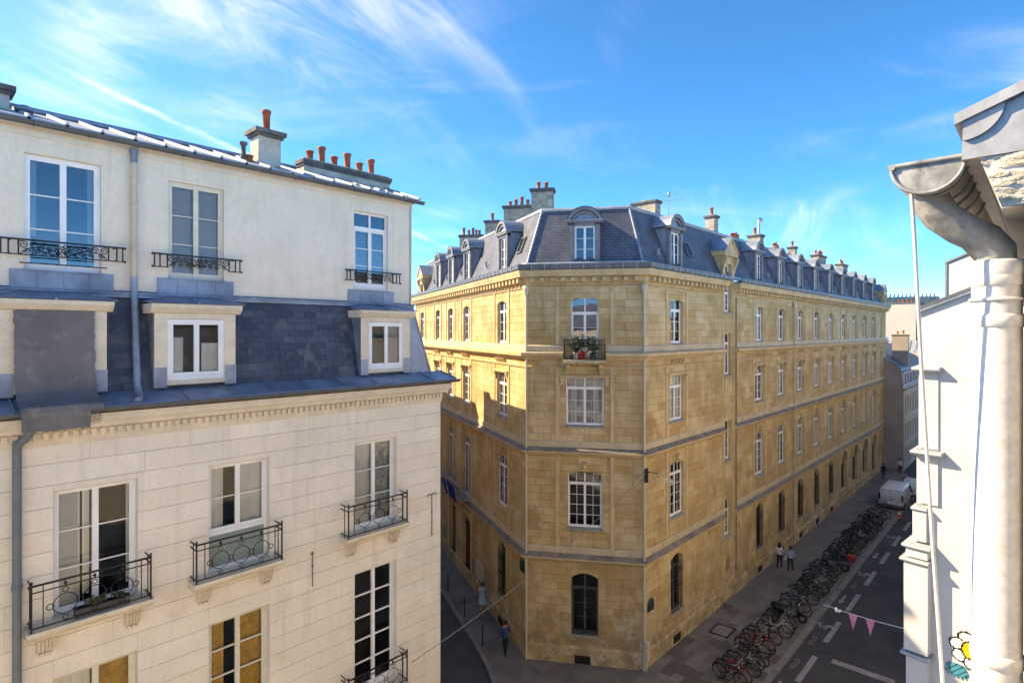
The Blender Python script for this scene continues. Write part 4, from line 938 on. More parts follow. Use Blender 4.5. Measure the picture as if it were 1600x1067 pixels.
def guard(x, w, z, lowbars):
    b = MB(); y = -.16
    b.box(-w, w, y - .015, y + .015, z - .012, z + .022, M_IRON)
    for s in (-1, 1):
        for q in (w - .02, w - .13, w - .28): b.box(s * q - .012, s * q + .012, y - .012, y + .012, z - .3, z, M_IRON)
        b.box(min(s * w, s * (w - .28)), max(s * w, s * (w - .28)), y - .01, y + .01, z - .3, z - .28, M_IRON)
        for zz in (z, z - .29): b.ellip((s * (w + .02), y, zz), (.025, .025, .03), M_IRON, 6, 4)
        for zz in (z - .02, z - .29): b.box(s * (w - .16) - .01, s * (w - .16) + .01, y, 0.02, zz, zz + .02, M_IRON)
    if lowbars:
        for zz in (z - .3, z - .46): b.box(-w + .3, w - .3, y + .03, y + .05, zz, zz + .025, M_IRON)
    o = F2.put('window_guard', b.mesh('window_guard'), x, 0, 0)
    c = MB(); sp = w - .3
    for s in (-1, 1):
        for q, r0 in ((.93, .085), (.68, .075), (.45, .07), (.24, .06)):
            scroll(c, s * sp * q, z - .1, y, r0, 1.6, s, M_IRON); scroll(c, s * sp * (q - .08), z - .2, y, r0 * .7, 1.4, -s, M_IRON, rot=math.pi)
        c.tube([(s * sp, y, z - .28), (s * sp * .8, y, z - .16), (s * sp * .5, y, z - .12), (s * sp * .2, y, z - .2), (s * .04, y, z - .26)], .01, M_IRON, 4)
    for k in range(5): c.ring((.055 * math.cos(k * 1.257 + .3), y, z - .13 + .055 * math.sin(k * 1.257 + .3)), .032, .011, M_IRON, 'xz', 8, 4)
    c.prism([(-.05, z - .18), (.05, z - .18), (0, z - .28)], y - .008, y + .008, M_IRON); put('scrollwork', c.mesh('scrollwork'), o)
guard(UX[0] + .0, 1.02, 18.02, True); guard(UX[1], .96, 17.98, False); guard(UX[2], .94, 18.0, False)
# lower windows
window(F1, WX[0], 10.66, 1.4, 2.47, 1, 3, dep=.17, split=True, curtain=((.36, .44, .1, .97, 'white curtain'), (.9, .97, .1, .97, 'white curtain')), fwid=.06, sill='cream painted moulding')
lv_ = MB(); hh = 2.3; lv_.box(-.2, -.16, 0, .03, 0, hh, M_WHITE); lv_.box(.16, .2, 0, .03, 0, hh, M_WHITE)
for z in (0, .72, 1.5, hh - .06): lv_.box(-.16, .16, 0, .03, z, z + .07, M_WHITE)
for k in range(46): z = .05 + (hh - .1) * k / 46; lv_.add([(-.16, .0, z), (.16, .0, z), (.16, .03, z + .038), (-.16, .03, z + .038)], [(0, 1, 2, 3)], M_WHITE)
lvm = lv_.mesh('reflected_louvre'); F1.put('reflected_louvre', lvm, WX[0] - .44, .27, 10.78)  # louvred panel behind the glass, stands in for shutters reflected from opposite
M_FROST = mat('frosted green glass panel', (.24, .30, .27), .25, var=.15, scale=1.5, bump=0)
window(F1, WX[1], 10.66, 1.4, 2.47, 1, 2, lower=.86, dep=.17, split=True, curtain=((.05, .3, .36, .97, 'white curtain'), (.55, .97, .36, .97, 'white curtain')), fwid=.06, solid=(.08, .80, 'frosted green glass panel'))
window(F1, WX[2], 10.66, 1.4, 2.47, 1, 3, dep=.17, split=True, curtain=((.04, .48, .05, .97, 'white curtain'), (.55, .97, .05, .97, 'lace curtain')), fwid=.06)
window(F1, WX[0], 6.1, 1.4, 3.42, 1, 4, dep=.17, split=True, m=M_CREAMW, curtain=((.5, .97, .0, .97, 'ochre drape'), (.04, .45, .0, .97, 'white curtain')), fwid=.07)
window(F1, WX[1], 6.1, 1.4, 3.42, 1, 5, dep=.17, split=True, m=M_CREAMW, curtain=((.04, .3, .0, .97, 'ochre drape'), (.53, .97, .0, .97, 'ochre drape')), fwid=.07, bars=.04)
window(F1, WX[2], 6.1, 1.4, 3.42, 1, 5, dep=.17, split=True, m=M_WHITE, fwid=.06, bars=.045)
def balcony(x, z, w):
    b = MB(); d = .44
    b.prism([(0, -.17), (-d + .1, -.17), (-d + .02, -.1), (-d, -.06), (-d, 0), (0, .015)], -w / 2 - .06, w / 2 + .06, M_LTRIM, 'x'); o = F1.put('balcony', b.mesh('balcony'), x, 0, z)
    r = MB(); y = -d + .05; h = w / 2
    r.box(-h - .015, h + .015, y - .02, y + .02, .84, .87, M_IRON); r.box(-h, h, y - .008, y + .008, .72, .74, M_IRON); r.box(-h, h, y - .01, y + .01, .06, .085, M_IRON)
    for s in (-1, 1):
        r.box(s * h - .014, s * h + .014, y - .014, y + .014, 0, .9, M_IRON); r.box(s * (h - .17) - .008, s * (h - .17) + .008, y - .008, y + .008, .06, .84, M_IRON)
        for zz in (.06, .72, .84): r.box(s * h - .009, s * h + .009, y, .03, zz, zz + .022, M_IRON)
        r.box(s * h - .009, s * h + .009, -.2, -.185, .0, .84, M_IRON); r.ellip((s * h, y, .915), (.025, .025, .03), M_IRON, 6, 4)
    put('railing', r.mesh('railing'), o)
    g = MB(); sp = h - .22
    for q in (-.62, 0, .62):
        g.ring((q * sp, y, .4), .19, .009, M_IRON, 'xz', 20, 4); g.ring((q * sp, y, .66), .045, .008, M_IRON, 'xz', 10, 4); g.ring((q * sp, y, .14), .045, .008, M_IRON, 'xz', 10, 4)
        for dz in (.78,): g.prism([(q * sp - .035, dz), (q * sp, dz + .05), (q * sp + .035, dz), (q * sp, dz - .05)], y - .006, y + .006, M_IRON)
    for q in (-.93, -.31, .31, .93): g.ring((q * sp, y, .4), .055, .009, M_IRON, 'xz', 10, 4)
    for s in (-1, 1): g.box(s * sp - .0, s * (sp + .05) if s > 0 else s * sp + .0, y - .006, y + .006, .39, .405, M_IRON) if False else None
    put('iron_rings', g.mesh('iron_rings'), o)
    for s in (-1, 1):
        c = MB(); cw = .14
        c.prism([(0, -.17), (-.24, -.17), (-.24, -.23), (-.2, -.25), (-.13, -.52), (0, -.55)], -cw, cw, M_LTRIM, 'x')
        for q in range(5): xx = -cw + .028 + q * .056; c.prism([(-.21, -.25), (-.235, -.26), (-.165, -.5), (-.14, -.5)], xx - .014, xx + .014, M_LTRIM, 'x')
        for q in range(3): c.box(-.1 + q * .08, -.06 + q * .08, -.13, -.02, -.6, -.54, M_LTRIM)
        put('bracket', c.mesh('bracket'), o, (s * (w / 2 - .25), 0, 0))
    return o
for x in (-9.1, -6.3, -2.55): balcony(x, 10.68, 1.92)
for x in (-9.1, -6.3, -2.55): balcony(x, 6.05, 1.92)
# downpipes and anchors
downpipe(F1, -10.23, .1, 14.2, M_PIPEG, .07, -.12, False)
b = MB(); b.tube([(-10.05, -.40, 14.64), (-10.05, -.38, 14.4), (-10.12, -.28, 14.25), (-10.22, -.14, 14.12), (-10.23, -.12, 14.0)], .07, M_PIPEG, 10); F1.put('swan_neck', b.mesh('swan_neck'), 0, 0, 0)
b = MB(); b.tube([(-8.15, .78, 20.2), (-8.15, .78, 17.3)], .065, M_PIPE, 10)
for z in (18.1, 19.0): b.lathe([(.065, -.05), (.078, -.04), (.078, .04), (.065, .05)], (-8.15, .78, z), M_PIPE, 10)
up = F1.put('downpipe', b.mesh('downpipe'), 0, 0, 0)
b = MB(); b.tube([(-8.15, .78, 17.42), (-8.15, .77, 17.1), (-8.17, .62, 16.6), (-8.22, .26, 15.1), (-8.23, .12, 14.93), (-8.27, -.1, 14.86), (-8.35, -.32, 14.8)], .068, M_ZINC, 10); put('zinc_bend', b.mesh('zinc_bend'), up)
b = MB(); b.lathe([(.07, -.2), (.075, .0), (.09, .02), (.09, .1)], (-8.15, .78, 20.14), M_ZINC, 10); put('hopper', b.mesh('hopper'), up)
def anchor(x, z0, z1, fork):
    b = MB(); b.tube([(0, -.03, z0), (0, -.03, z1)], .013, M_GUT, 5); b.ellip((0, -.03, z0 + (z1 - z0) * .62), (.03, .025, .04), M_GUT, 6, 4)
    if fork:
        for s in (-1, 1): b.tube([(0, -.03, z1)] + [(s * (.09 - .09 * math.cos(a)), -.03, z1 + .09 * math.sin(a)) for a in (.6, 1.2, 1.8, 2.5, 3.0)], .012, M_GUT, 5)
    else: b.ellip((0, -.03, z1), (.04, .03, .05), M_GUT, 6, 4)
    F1.put('wall_anchor', b.mesh('wall_anchor'), x, 0, 0)
anchor(-.37, 9.85, 11.1, True); anchor(-4.35, 9.6, 10.45, False)
# zinc roof
EZ, EY, RY, RZ = 20.42, .62, 2.95, 21.2
half_gutter(F1, -LW, -.2, .60, 20.34, .08, M_GUT)
x = -.36
while x > -LW:
    w = .6; b = MB(); x1 = x - .03; x0 = x - w + .03
    b.add([(x0, EY, EZ), (x1, EY, EZ), (x1, RY, RZ), (x0, RY, RZ), (x0, EY, EZ - .04), (x1, EY, EZ - .04)], [(0, 1, 2, 3), (4, 5, 1, 0)], M_ZINCL); F1.put('zinc_panel', b.mesh('zinc_panel'), 0, 0, 0)
    b = MB(); hb = .055
    b.add([(x - .035, EY - .01, EZ), (x + .035, EY - .01, EZ), (x + .022, EY - .01, EZ + hb), (x - .022, EY - .01, EZ + hb), (x - .035, RY, RZ), (x + .035, RY, RZ), (x + .022, RY, RZ + hb), (x - .022, RY, RZ + hb)], [(0, 1, 2, 3), (1, 5, 6, 2), (2, 6, 7, 3), (3, 7, 4, 0)], M_ZINCL); F1.put('roof_batten', b.mesh('roof_batten'), 0, 0, 0); x -= w
b = MB(); b.tube([(-LW, RY, RZ + .05), (-.9, RY, RZ + .05)], .075, M_ZINC, 8); F1.put('ridge_roll', b.mesh('ridge_roll'), 0, 0, 0)
b = MB(); b.add([(-LW, RY, RZ), (-.36, RY, RZ), (2.5, 11, 20.4), (-LW + 2, 11, 20.4), (-.36, EY, EZ), (3, 11, 20.3)], [(0, 1, 2, 3), (1, 4, 5, 2)], M_ZINCL); F1.put('rear_roof', b.mesh('rear_roof'), 0, 0, 0)
b = MB(); b.add([(-.36, EY, EZ - .1), (-.36, EY, EZ + .05), (-.36, RY, RZ + .08), (-.36, RY, EZ - .1)], [(0, 1, 2, 3)], M_ZINC); b.tube([(-.36, EY - .05, EZ + .02), (-.36, RY, RZ + .05)], .04, M_ZINC, 6); F1.put('verge', b.mesh('verge'), 0, 0, 0)
b = MB(); b.ring((0, 0, 0), .13, .05, M_ZINC, 'xy', 12, 6); b.ellip((0, 0, 0), (.14, .14, .1), M_ZINC, 10, 5); F1.put('roof_vent', b.mesh('roof_vent'), -9.9, 1.7, 20.86)
def hpots(o, lst, z, sc_=1.): 
    for x, hs in lst: p = put('chimney_pot', POT, o, (x, 0, z)); p.scale = (sc_, sc_, hs)
chimney(lb_, F1.W(-4.78, 1.75, 0), rv, .62, .5, 20.5, 21.58, [(0.02, .95)], M_RENDER, .12, 1., brick=False)
chimney(lb_, F1.W(-1.78, 2.6, 0), rv, 3.1, .42, 20.6, 21.32, [(-1.25, .5), (-.85, .85), (-.42, .5), (.05, .85), (.5, .5), (.95, .85)], M_RENDER, .06, 1.0, brick=False)
chimney(lb_, F1.W(-10.6, 2.3, 0), rv, 1.0, .5, 20.7, 21.28, [], M_RENDER, .1, 1., brick=False)
b = MB(); b.lathe([(.09, 0), (.09, .2), (.06, .2), (.06, .45), (.1, .45), (.1, .52)], (0, 0, 0), M_CAP, 10); F1.put('vent_pipe', b.mesh('vent_pipe'), -5.4, 1.7, 20.75)
p = put('chimney_pot', POT, lb_, F1.L(-5.28, 1.65, 20.72)); p.scale = (1, 1, .35)
# buildings further down the side street: their roof line throws the stepped shadow on the golden facade
def block(name, label, p0, e, L_, dpt, h, m, roof=M_ZINC, win=0):
    """plain neighbour block: walls with rows of windows, low zinc roof; p0 near corner, e along its street front, body to the left of e"""
    o = thing(name, label, 'building', tuple(p0)); fr = Fr(p0, e, o); b = MB()
    ops = []
    if win:
        n = int(L_ / 2.6); z = 1.2
        while z + 2 < h - .6:
            for k in range(n): ops.append(((k + .5) * L_ / n - .55, (k + .5) * L_ / n + .55, z, z + 1.9))
            z += 3.3
    facade(fr, 0, L_, 0, h, ops, 1, 1, 1, m, m, plain=True, rev=.2)
    for a in ops: window(fr, (a[0] + a[1]) / 2, a[2], 1.1, 1.9, 1, 3, dep=.12)
    b.quad([(0, dpt, 0), (0, 0, 0), (0, 0, h), (0, dpt, h)], m); b.quad([(L_, 0, 0), (L_, dpt, 0), (L_, dpt, h), (L_, 0, h)], m); b.quad([(L_, dpt, 0), (0, dpt, 0), (0, dpt, h), (L_, dpt, h)], m); put('side_walls', b.mesh('side_walls'), o, (0, 0, 0), fr.rz)
    b = MB(); b.box(-.12, L_ + .12, -.15, dpt + .1, h, h + .12, roof); put('roof', b.mesh('roof'), o, (0, 0, 0), fr.rz); return o, fr
rb, rf_ = block('rear_building', 'plain cream building behind the cream apartment house on the side street', C + lv * 12.05, lv, 6.4, 9, 17.95, M_LIME)
chimney(rb, C + lv * 19.05 + (-Vector((.9272, .3746, 0))) * .6, lv, 1.0, .8, 15, 18.55, [(0, .5)], M_RENDER, .05, brick=False)
block('rear_building', 'low cream building in the middle of the hidden side street row', C + lv * 18.55, lv, 2.4, 9, 15.9, M_LIME)
block('rear_building', 'long cream building at the far end of the side street', C + lv * 21.0, lv, 26, 9, 17.4, M_LIME)
# ---------------------------------------------------------------- the house the picture is taken from: eaves, gutter end, downpipe
kb = thing('near_house', 'pale house with old zinc half-round gutter, crumbling mortar eaves and fat white downpipe', 'building', tuple(street(2.1, -.04)))
FK = Fr(street(0, -.04), -rv, kb)            # x = -t
koff = kb.location
M_SHUT = mat('white louvred shutter paint', (.78, .78, .77), .6, var=.05, bump=0)
opsK = []
for z, h in ((1.0, 2.6), (4.6, 2.5), (7.9, 2.5), (11.1, 2.3), (14.0, 1.7)):
    for k in range(11): opsK.append((2.6 + 2.5 * k - .7, 2.6 + 2.5 * k + .7, z, z + h))
facade(FK, 1.2, 30, 0, 16.5, opsK, 1, 1, 1, M_BOUNCE, M_BOUNCE, name='street_wall', plain=True, rev=.2)
for a in opsK: window(FK, (a[0] + a[1]) / 2, a[2], 1.4, a[3] - a[2], 1, 3, dep=.12)
sh = {}
def shutter(h):
    if h not in sh:
        b = MB(); b.box(-.27, -.22, -.05, -.01, 0, h, M_SHUT); b.box(.22, .27, -.05, -.01, 0, h, M_SHUT)
        for z in (0, h / 2 - .03, h - .06): b.box(-.22, .22, -.05, -.01, z, z + .06, M_SHUT)
        n = int(h / .07)
        for k in range(n): z = .06 + (h - .12) * k / n; b.add([(-.22, -.045, z), (.22, -.045, z), (.22, -.012, z + .055), (-.22, -.012, z + .055)], [(0, 1, 2, 3)], M_SHUT)
        sh[h] = b.mesh('shutter')
    return sh[h]
for a in opsK:
    if a[2] > 4:
        for s in (-1, 1): FK.put('shutter', shutter(round(a[3] - a[2], 2)), (a[0] + a[1]) / 2 + s * .98, 0, a[2])
facade(FK, -2.15, 1.2, 0, 15.1, [], 1, 1, 1, M_BOUNCE, M_BOUNCE, name='street_wall', plain=True)
facade(FK, -13, -2.15, 0, 16.56, [], 1, 1, 1, M_ROUGH, M_ROUGH, name='street_wall', plain=True)
b = MB(); b.quad([(-2.1, 0, 10), (-2.1, .52, 10), (-2.1, .52, 16.56), (-2.1, 0, 16.56)], M_ROUGH); FK.put('wall_end', b.mesh('wall_end'), 0, 0, 0)
b = MB(); b.box(-13, -2.1, 0, 0.03, 10, 16.56, M_ROUGH); FK.put('wall_corner', b.mesh('wall_corner'), 0, 0, 0)
def KP(n): return n + .04                    # n of the street -> y of the frame
b = MB(); b.prism([(KP(-.136), 16.695), (KP(-.088), 16.545), (.52, 16.545), (.52, 16.695)], -13, -2.105, M_WWALL, 'x')
o = FK.put('eaves_soffit', b.mesh('eaves_soffit'), 0, 0, 0)
# lumpy mortar filling on the exposed end
b = MB(); N = 22; v = []; rr = random.Random(5)
for j in range(N + 1):
    for k in range(N + 1):
        s, t = j / N, k / N; y0 = KP(-.136 + .05 * (1 - t)); y = y0 + (.52 - y0) * s; z = 16.545 + .148 * t
        v.append((-2.104 + .02 * (rr.random() ** 1.5) + .012 * math.sin(s * 17 + t * 9) * math.sin(t * 6), y, z))
b.add(v, [(j * (N + 1) + k, (j + 1) * (N + 1) + k, (j + 1) * (N + 1) + k + 1, j * (N + 1) + k + 1) for j in range(N) for k in range(N)], M_ROUGH, True)
put('mortar_fill', b.mesh('mortar_fill'), o)
# zinc verge above
b = MB(); b.prism([(KP(-.175), 16.695), (KP(-.172), 16.80), (.5, 17.03), (.5, 16.695)], -13, -2.095, M_ZINCN, 'x'); zz = FK.put('zinc_verge', b.mesh('zinc_verge'), 0, 0, 0)
b = MB(); b.prism([(KP(-.19), 16.795), (KP(-.19), 16.825), (.52, 17.075), (.52, 17.04)], -13, -2.075, M_ZINCN, 'x'); put('zinc_capping', b.mesh('zinc_capping'), zz)
b = MB(); cy, cz = KP(-.172), 16.81
pts = [(cy + .093 * math.cos(a), cz + .03 + .093 * math.sin(a)) for a in [-.0 - 1.5 * k / 8 for k in range(9)]]
b.prism([(cy - .0, cz - .0)] + [(cy + .0, cz - .06)] + list(reversed(pts)) + [(cy + .085, cz + .03)], -2.094, -2.085, M_ZINCN, 'x'); put('folded_flap', b.mesh('folded_flap'), zz)
# gutter with end cap and seams
gr_, gn, gz = .09, KP(-.26), 16.712
def half(r, n=12): return [(r * math.cos(math.pi + math.pi * k / n), r * math.sin(math.pi + math.pi * k / n)) for k in range(n + 1)]
b = MB(); pf = half(gr_); k = len(pf); xs = [-2.125 - .25 * q for q in range(44)]
v = [(x, gn + a, gz + c) for x in xs for a, c in pf]; b.add(v, [(q * k + j, q * k + j + 1, (q + 1) * k + j + 1, (q + 1) * k + j) for q in range(len(xs) - 1) for j in range(k - 1)], M_OLDZ, True)
b.tube([(-2.12, gn - gr_, gz), (-13, gn - gr_, gz)], .010, M_OLDZ, 8); b.box(-13, -2.12, gn + gr_ - .004, gn + gr_ + .004, gz - .01, gz + .02, M_OLDZ)
gu = FK.put('gutter', b.mesh('gutter'), 0, 0, 0)
b = MB(); b.add([(-2.13, gn + a, gz + c) for a, c in half(gr_ * .985, 16)], [tuple(range(17))], M_OLDZ); b.tube([(-2.128, gn + a, gz + c) for a, c in half(gr_ + .002, 16)], .006, M_OLDZ, 6); b.tube([(-2.128, gn - gr_ - .01, gz + .002), (-2.128, gn + gr_ + .006, gz + .002)], .008, M_OLDZ, 6); put('gutter_end', b.mesh('gutter_end'), gu)
b = MB()
for x in (-2.19, -2.33, -2.45, -2.62, -2.85): b.tube([(x, gn + a, gz + c) for a, c in half(gr_ + .003, 14)], .0045, M_OLDZ, 5)
put('gutter_seam', b.mesh('gutter_seam'), gu)
px0, pyn = -2.33, KP(-.109)
b = MB(); b.tube([(-2.24, gn - .01, gz - .06), (-2.25, gn - .005, gz - .1), (-2.265, gn + .02, gz - .145), (-2.285, gn + .07, gz - .19), (-2.31, gn + .125, gz - .225), (-2.33, pyn, gz - .26), (-2.33, pyn, gz - .3)], [.054, .053, .051, .05, .05, .05, .05], M_OLDZ, 14); el = FK.put('outlet_bend', b.mesh('outlet_bend'), 0, 0, 0)
b = MB(); b.tube([(px0, pyn, 0.2), (px0, pyn, 16.40)], .062, M_PIPEW, 20)
for z in (16.36, 16.235, 15.2, 13.4): b.lathe([(.062, -.02), (.067, -.016), (.0675, .014), (.065, .018), (.062, .022)], (px0, pyn, z), M_PIPEW, 20)
b.lathe([(.0665, -.03), (.069, -.02), (.07, .012), (.068, .02), (.055, .018)], (px0, pyn, 16.40), M_PIPEW, 20); dp = FK.put('downpipe', b.mesh('downpipe'), 0, 0, 0)
b = MB(); b.ring((px0, pyn, 16.3), .064, .006, M_PIPEW, 'xy', 18, 6); put('pipe_clamp', b.mesh('pipe_clamp'), dp)
# roof of the rest of that house, behind the camera
b = MB(); b.add([(1.2, -.3, 16.6), (30, -.3, 16.6), (30, 5, 19.6), (1.2, 5, 19.6)], [(0, 1, 2, 3)], M_ZINC); b.add([(-13, .5, 17.04), (-2.1, .5, 17.04), (-2.1, 4, 18.2), (-13, 4, 18.2)], [(0, 1, 2, 3)], M_ZINC); b.add([(1.2, 5, 0), (30, 5, 0), (30, 5, 19.6), (1.2, 5, 19.6)], [(0, 1, 2, 3)], M_WWALL); FK.put('roof', b.mesh('roof'), 0, 0, 0)
# white cable hanging from the gutter
b = MB(); cpts = [street(2.16, -.305, 16.655), street(2.17, -.298, 16.5), street(2.2, -.284, 16.1), street(2.25, -.262, 15.55), street(2.3, -.236, 15.0), street(2.36, -.2, 14.2), street(2.45, -.13, 12.6)]
c0 = cpts[-1]; b.tube([p - c0 for p in cpts], .0055, M_PIPEW, 8); tag(b.link('hanging_cable', None, tuple(c0)), 'thin white cable hanging down from the old zinc gutter', 'cable')

# ---------------------------------------------------------------- white party wall further on
ke = Vector((.6111, -.7915, 0)); K = Vector((8.53, 12.0, 0))
pb = thing('neighbour_house', 'white rendered gable wall with stepped zinc-capped corner pier and slate verge', 'building', tuple(K))
FP = Fr(K, ke, pb)
b = MB(); b.prism([(0, 0), (6, 0), (6, 19.1), (0, 16.63)], 0, 6, M_WWALL); FP.put('gable_wall', b.mesh('gable_wall'), 0, 0, 0)
b = MB(); b.prism([(-.06, 16.60), (6, 19.1), (6, 19.21), (-.06, 16.72)], -.05, 6, M_SLATEP); FP.put('slate_verge', b.mesh('slate_verge'), 0, 0, 0)
b = MB(); b.prism([(-.08, 16.59), (6, 19.08), (6, 19.11), (-.08, 16.62)], -.08, .5, M_ZINC); FP.put('verge_flashing', b.mesh('verge_flashing'), 0, 0, 0)
def pier(x0, x1, p, z0, z1): b = MB(); b.box(x0, x1, -p, 1.0, z0, z1, M_WWALL); FP.put('pier_stage', b.mesh('pier_stage'), 0, 0, 0)
def capz(x0, x1, p, z, th=.1, sl=.06):
    b = MB(); b.prism([(.4, z + th + sl), (-p, z + th), (-p - .015, z + th - .03), (-p, z), (-p + .05, z - .03), (.4, z - .03)], x0, x1, M_ZINCL, 'x'); FP.put('zinc_cap', b.mesh('zinc_cap'), 0, 0, 0)
pier(-.04, .3, .03, 13.8, 15.40); capz(-.12, .36, .2, 15.41, .06)
pier(-.07, .3, .05, 12.66, 13.66); capz(-.14, .40, .22, 13.69, .06)
capz(-.14, .14, .17, 12.52, .05); pier(-.12, .12, .13, 11.88, 12.5)
capz(-.26, .24, .32, 11.76, .05); pier(-.20, .18, .26, 11.56, 11.74); capz(-.29, .22, .34, 11.47, .05); pier(-.23, .19, .28, 9.62, 11.45); capz(-.28, .23, .33, 9.52, .05); pier(-.2, .17, .25, 0, 9.5)
b = MB()
for z in (15.25, 13.1): b.box(.3, 3, -.006, .001, z, z + .02, M_WWALL)
b.link('x') if False else FP.put('wall_joint', b.mesh('wall_joint'), 0, 0, 0)
# mosaic flower on the wall
M_TW = mat('white mosaic tile', (.78, .78, .76), .4, bump=0); M_TK = mat('black mosaic tile', (.015, .015, .017), .4, bump=0); M_TY = mat('yellow mosaic tile', (.80, .50, .03), .4, bump=0)
M_TT = mat('teal mosaic tile', (.03, .25, .33), .4, bump=0); M_TG = mat('green mosaic tile', (.12, .36, .08), .4, bump=0)
mu_ = thing('mosaic_flower', 'small tile mosaic of a yellow-centred white flower and teal leaf on white wall', 'mosaic', tuple(FP.W(.86, -.012, 9.93)))
def tiles(name, cells, m, s):
    b = MB()
    for x, z in cells: b.box(x - s * .46, x + s * .46, -.008, .006, z - s * .46, z + s * .46, m)
    put(name, b.mesh(name), mu_, (0, 0, 0), FP.rz)['kind'] = 'stuff'
s = .022; cells = {}
def petal(cx, cz, rx, rz_):
    for i in range(-34, 35):
        for j in range(-34, 35):
            x, z = i * s, j * s; d = ((x - cx) / rx) ** 2 + ((z - cz) / rz_) ** 2
            if d < 1: cells[(i, j)] = 'k' if d > .62 else 'w'
for k in range(7): a = k * 2 * math.pi / 7 + .2; petal(.245 * math.cos(a), .245 * math.sin(a), .15, .13)
for i in range(-12, 13):
    for j in range(-12, 13):
        d = math.hypot(i * s, j * s)
        if d < .19: cells[(i, j)] = 'k' if d > .16 else 'y'
for i in range(-20, -3):
    for j in range(-28, -15):
        if math.hypot((i + 11) / 8.5, (j + 21.5) / 6) < 1 + .25 * math.sin(i * 1.9 + j) and (i, j) not in cells: cells[(i, j)] = 't' if (i * 7 + j * 3) % 5 else 'k'
for i in range(2, 14):
    for j in range(-27, -17):
        d = math.hypot((i - 7) / 6, (j + 22) / 5)
        if d < 1 and (i, j) not in cells: cells[(i, j)] = 'k' if d > .75 else 'g'
for c_, nm, m in (('w', 'petal_tiles', M_TW), ('k', 'outline_tiles', M_TK), ('y', 'centre_tiles', M_TY), ('t', 'teal_tiles', M_TT), ('g', 'leaf_tiles', M_TG)): tiles(nm, [(i * s, j * s) for (i, j), q in cells.items() if q == c_], m, s)
# second gable behind
K2 = Vector((12.1, 16.0, 0)); o = thing('rear_gable_house', 'white gable rising behind the slate verge with a dark edge flashing', 'building', tuple(K2)); F_ = Fr(K2, ke, o)
b = MB(); b.prism([(0, 0), (5, 0), (5, 20.1), (0, 18.1)], 0, 5, M_WWALL); F_.put('gable_wall', b.mesh('gable_wall'), 0, 0, 0)
b = MB(); b.box(-.05, .0, -.03, .2, 12, 18.12, M_PIPEG); b.prism([(-.05, 18.1), (5, 20.1), (5, 20.16), (-.05, 18.16)], -.04, 4, M_PIPEG); F_.put('edge_flashing', b.mesh('edge_flashing'), 0, 0, 0)

# ---------------------------------------------------------------- end of the street
M_GRIM = mat('grimy rendered gable', (.36, .31, .27), .9, var=.12, scale=.5, streak=.2, stain=((.2, .18, .165), .35, .4))
M_FARW = mat('dull white render of far block', (.50, .47, .42), .9, var=.05, scale=.3, streak=.1, stain=((.4, .36, .3), .4, .3))
M_FAR = mat('pale stone of far house', (.54, .46, .36), .9, var=.12, scale=.8, streak=.2)
G = Vector((45.5, 67.0, 0)); fo = thing('far_house', 'old house at the street end with grimy bare gable and slate mansard', 'building', tuple(G))
FG = Fr(G, nr, fo); FF = Fr(G, rv, fo)
b = MB(); gp = [(-9, 0), (0, 0), (0, 9.6), (-.25, 11.9), (-1.55, 12.85), (-5, 14.6), (-9, 13)]; b.prism(gp, 0, .4, M_GRIM); FG.put('gable_wall', b.mesh('gable_wall'), 0, 0, 0)
opsF = [(1.2 + 1.75 * k, 2.1 + 1.75 * k, z, z + h) for k in range(10) for z, h in ((6.4, 2.3), (3.2, 2.2), (.6, 2.0))]
facade(FF, 0, 20, 0, 9.6, opsF, 1, 1, 1, M_FAR, M_FAR, plain=True, rev=.2)
for a in opsF: window(FF, (a[0] + a[1]) / 2, a[2], .9, a[3] - a[2], 1, 2, dep=.1, m=M_GREYW)
b = MB()
for z in (9.3, 5.9, 2.9): b.box(0, 20, -.14, 0, z, z + .16, M_FAR)
FF.put('string_course', b.mesh('string_course'), 0, 0, 0)
b = MB(); b.box(-.1, 20, -.25, -.02, 9.46, 9.62, M_GUT); FF.put('gutter', b.mesh('gutter'), 0, 0, 0)
b = MB(); rp = [(0, 9.6), (.25, 11.95), (1.55, 12.9), (5, 14.7)]
for (a0, z0), (a1, z1) in zip(rp, rp[1:]): b.quad([(-.1, a0, z0 + .04), (20, a0, z0 + .04), (20, a1, z1 + .04), (-.1, a1, z1 + .04)], M_SLATEP)
FF.put('roof', b.mesh('roof'), 0, 0, 0)
for k in range(8):
    b = MB(); b.box(-.5, .5, -.02, .5, 9.9, 11.5, M_WHITE); b.box(-.36, .36, -.04, 0, 10.1, 11.35, M_DARK); b.box(-.03, .03, -.05, 0, 10.1, 11.35, M_WHITE); b.box(-.6, .6, -.1, .6, 11.5, 11.6, M_ZINC); FF.put('dormer', b.mesh('dormer'), 1.2 + 1.9 * k, 0, 0)
for k, (x, y) in enumerate(((1.5, 2.6), (4.2, 2.6), (6.2, 2.9))): b = MB(); b.box(-.35, .35, -.04, .8, 13.1, 14.3, M_WHITE); b.box(-.24, .24, -.06, 0, 13.25, 14.2, M_DARK); FF.put('skylight_dormer', b.mesh('skylight_dormer'), x, y, 0)
chimney(fo, FG.W(-1.1, 5.5, 0), nr, 1.7, .7, 12, 15.8, [(-.3, .6), (.3, .8)], M_GRIM, .06, brick=False)
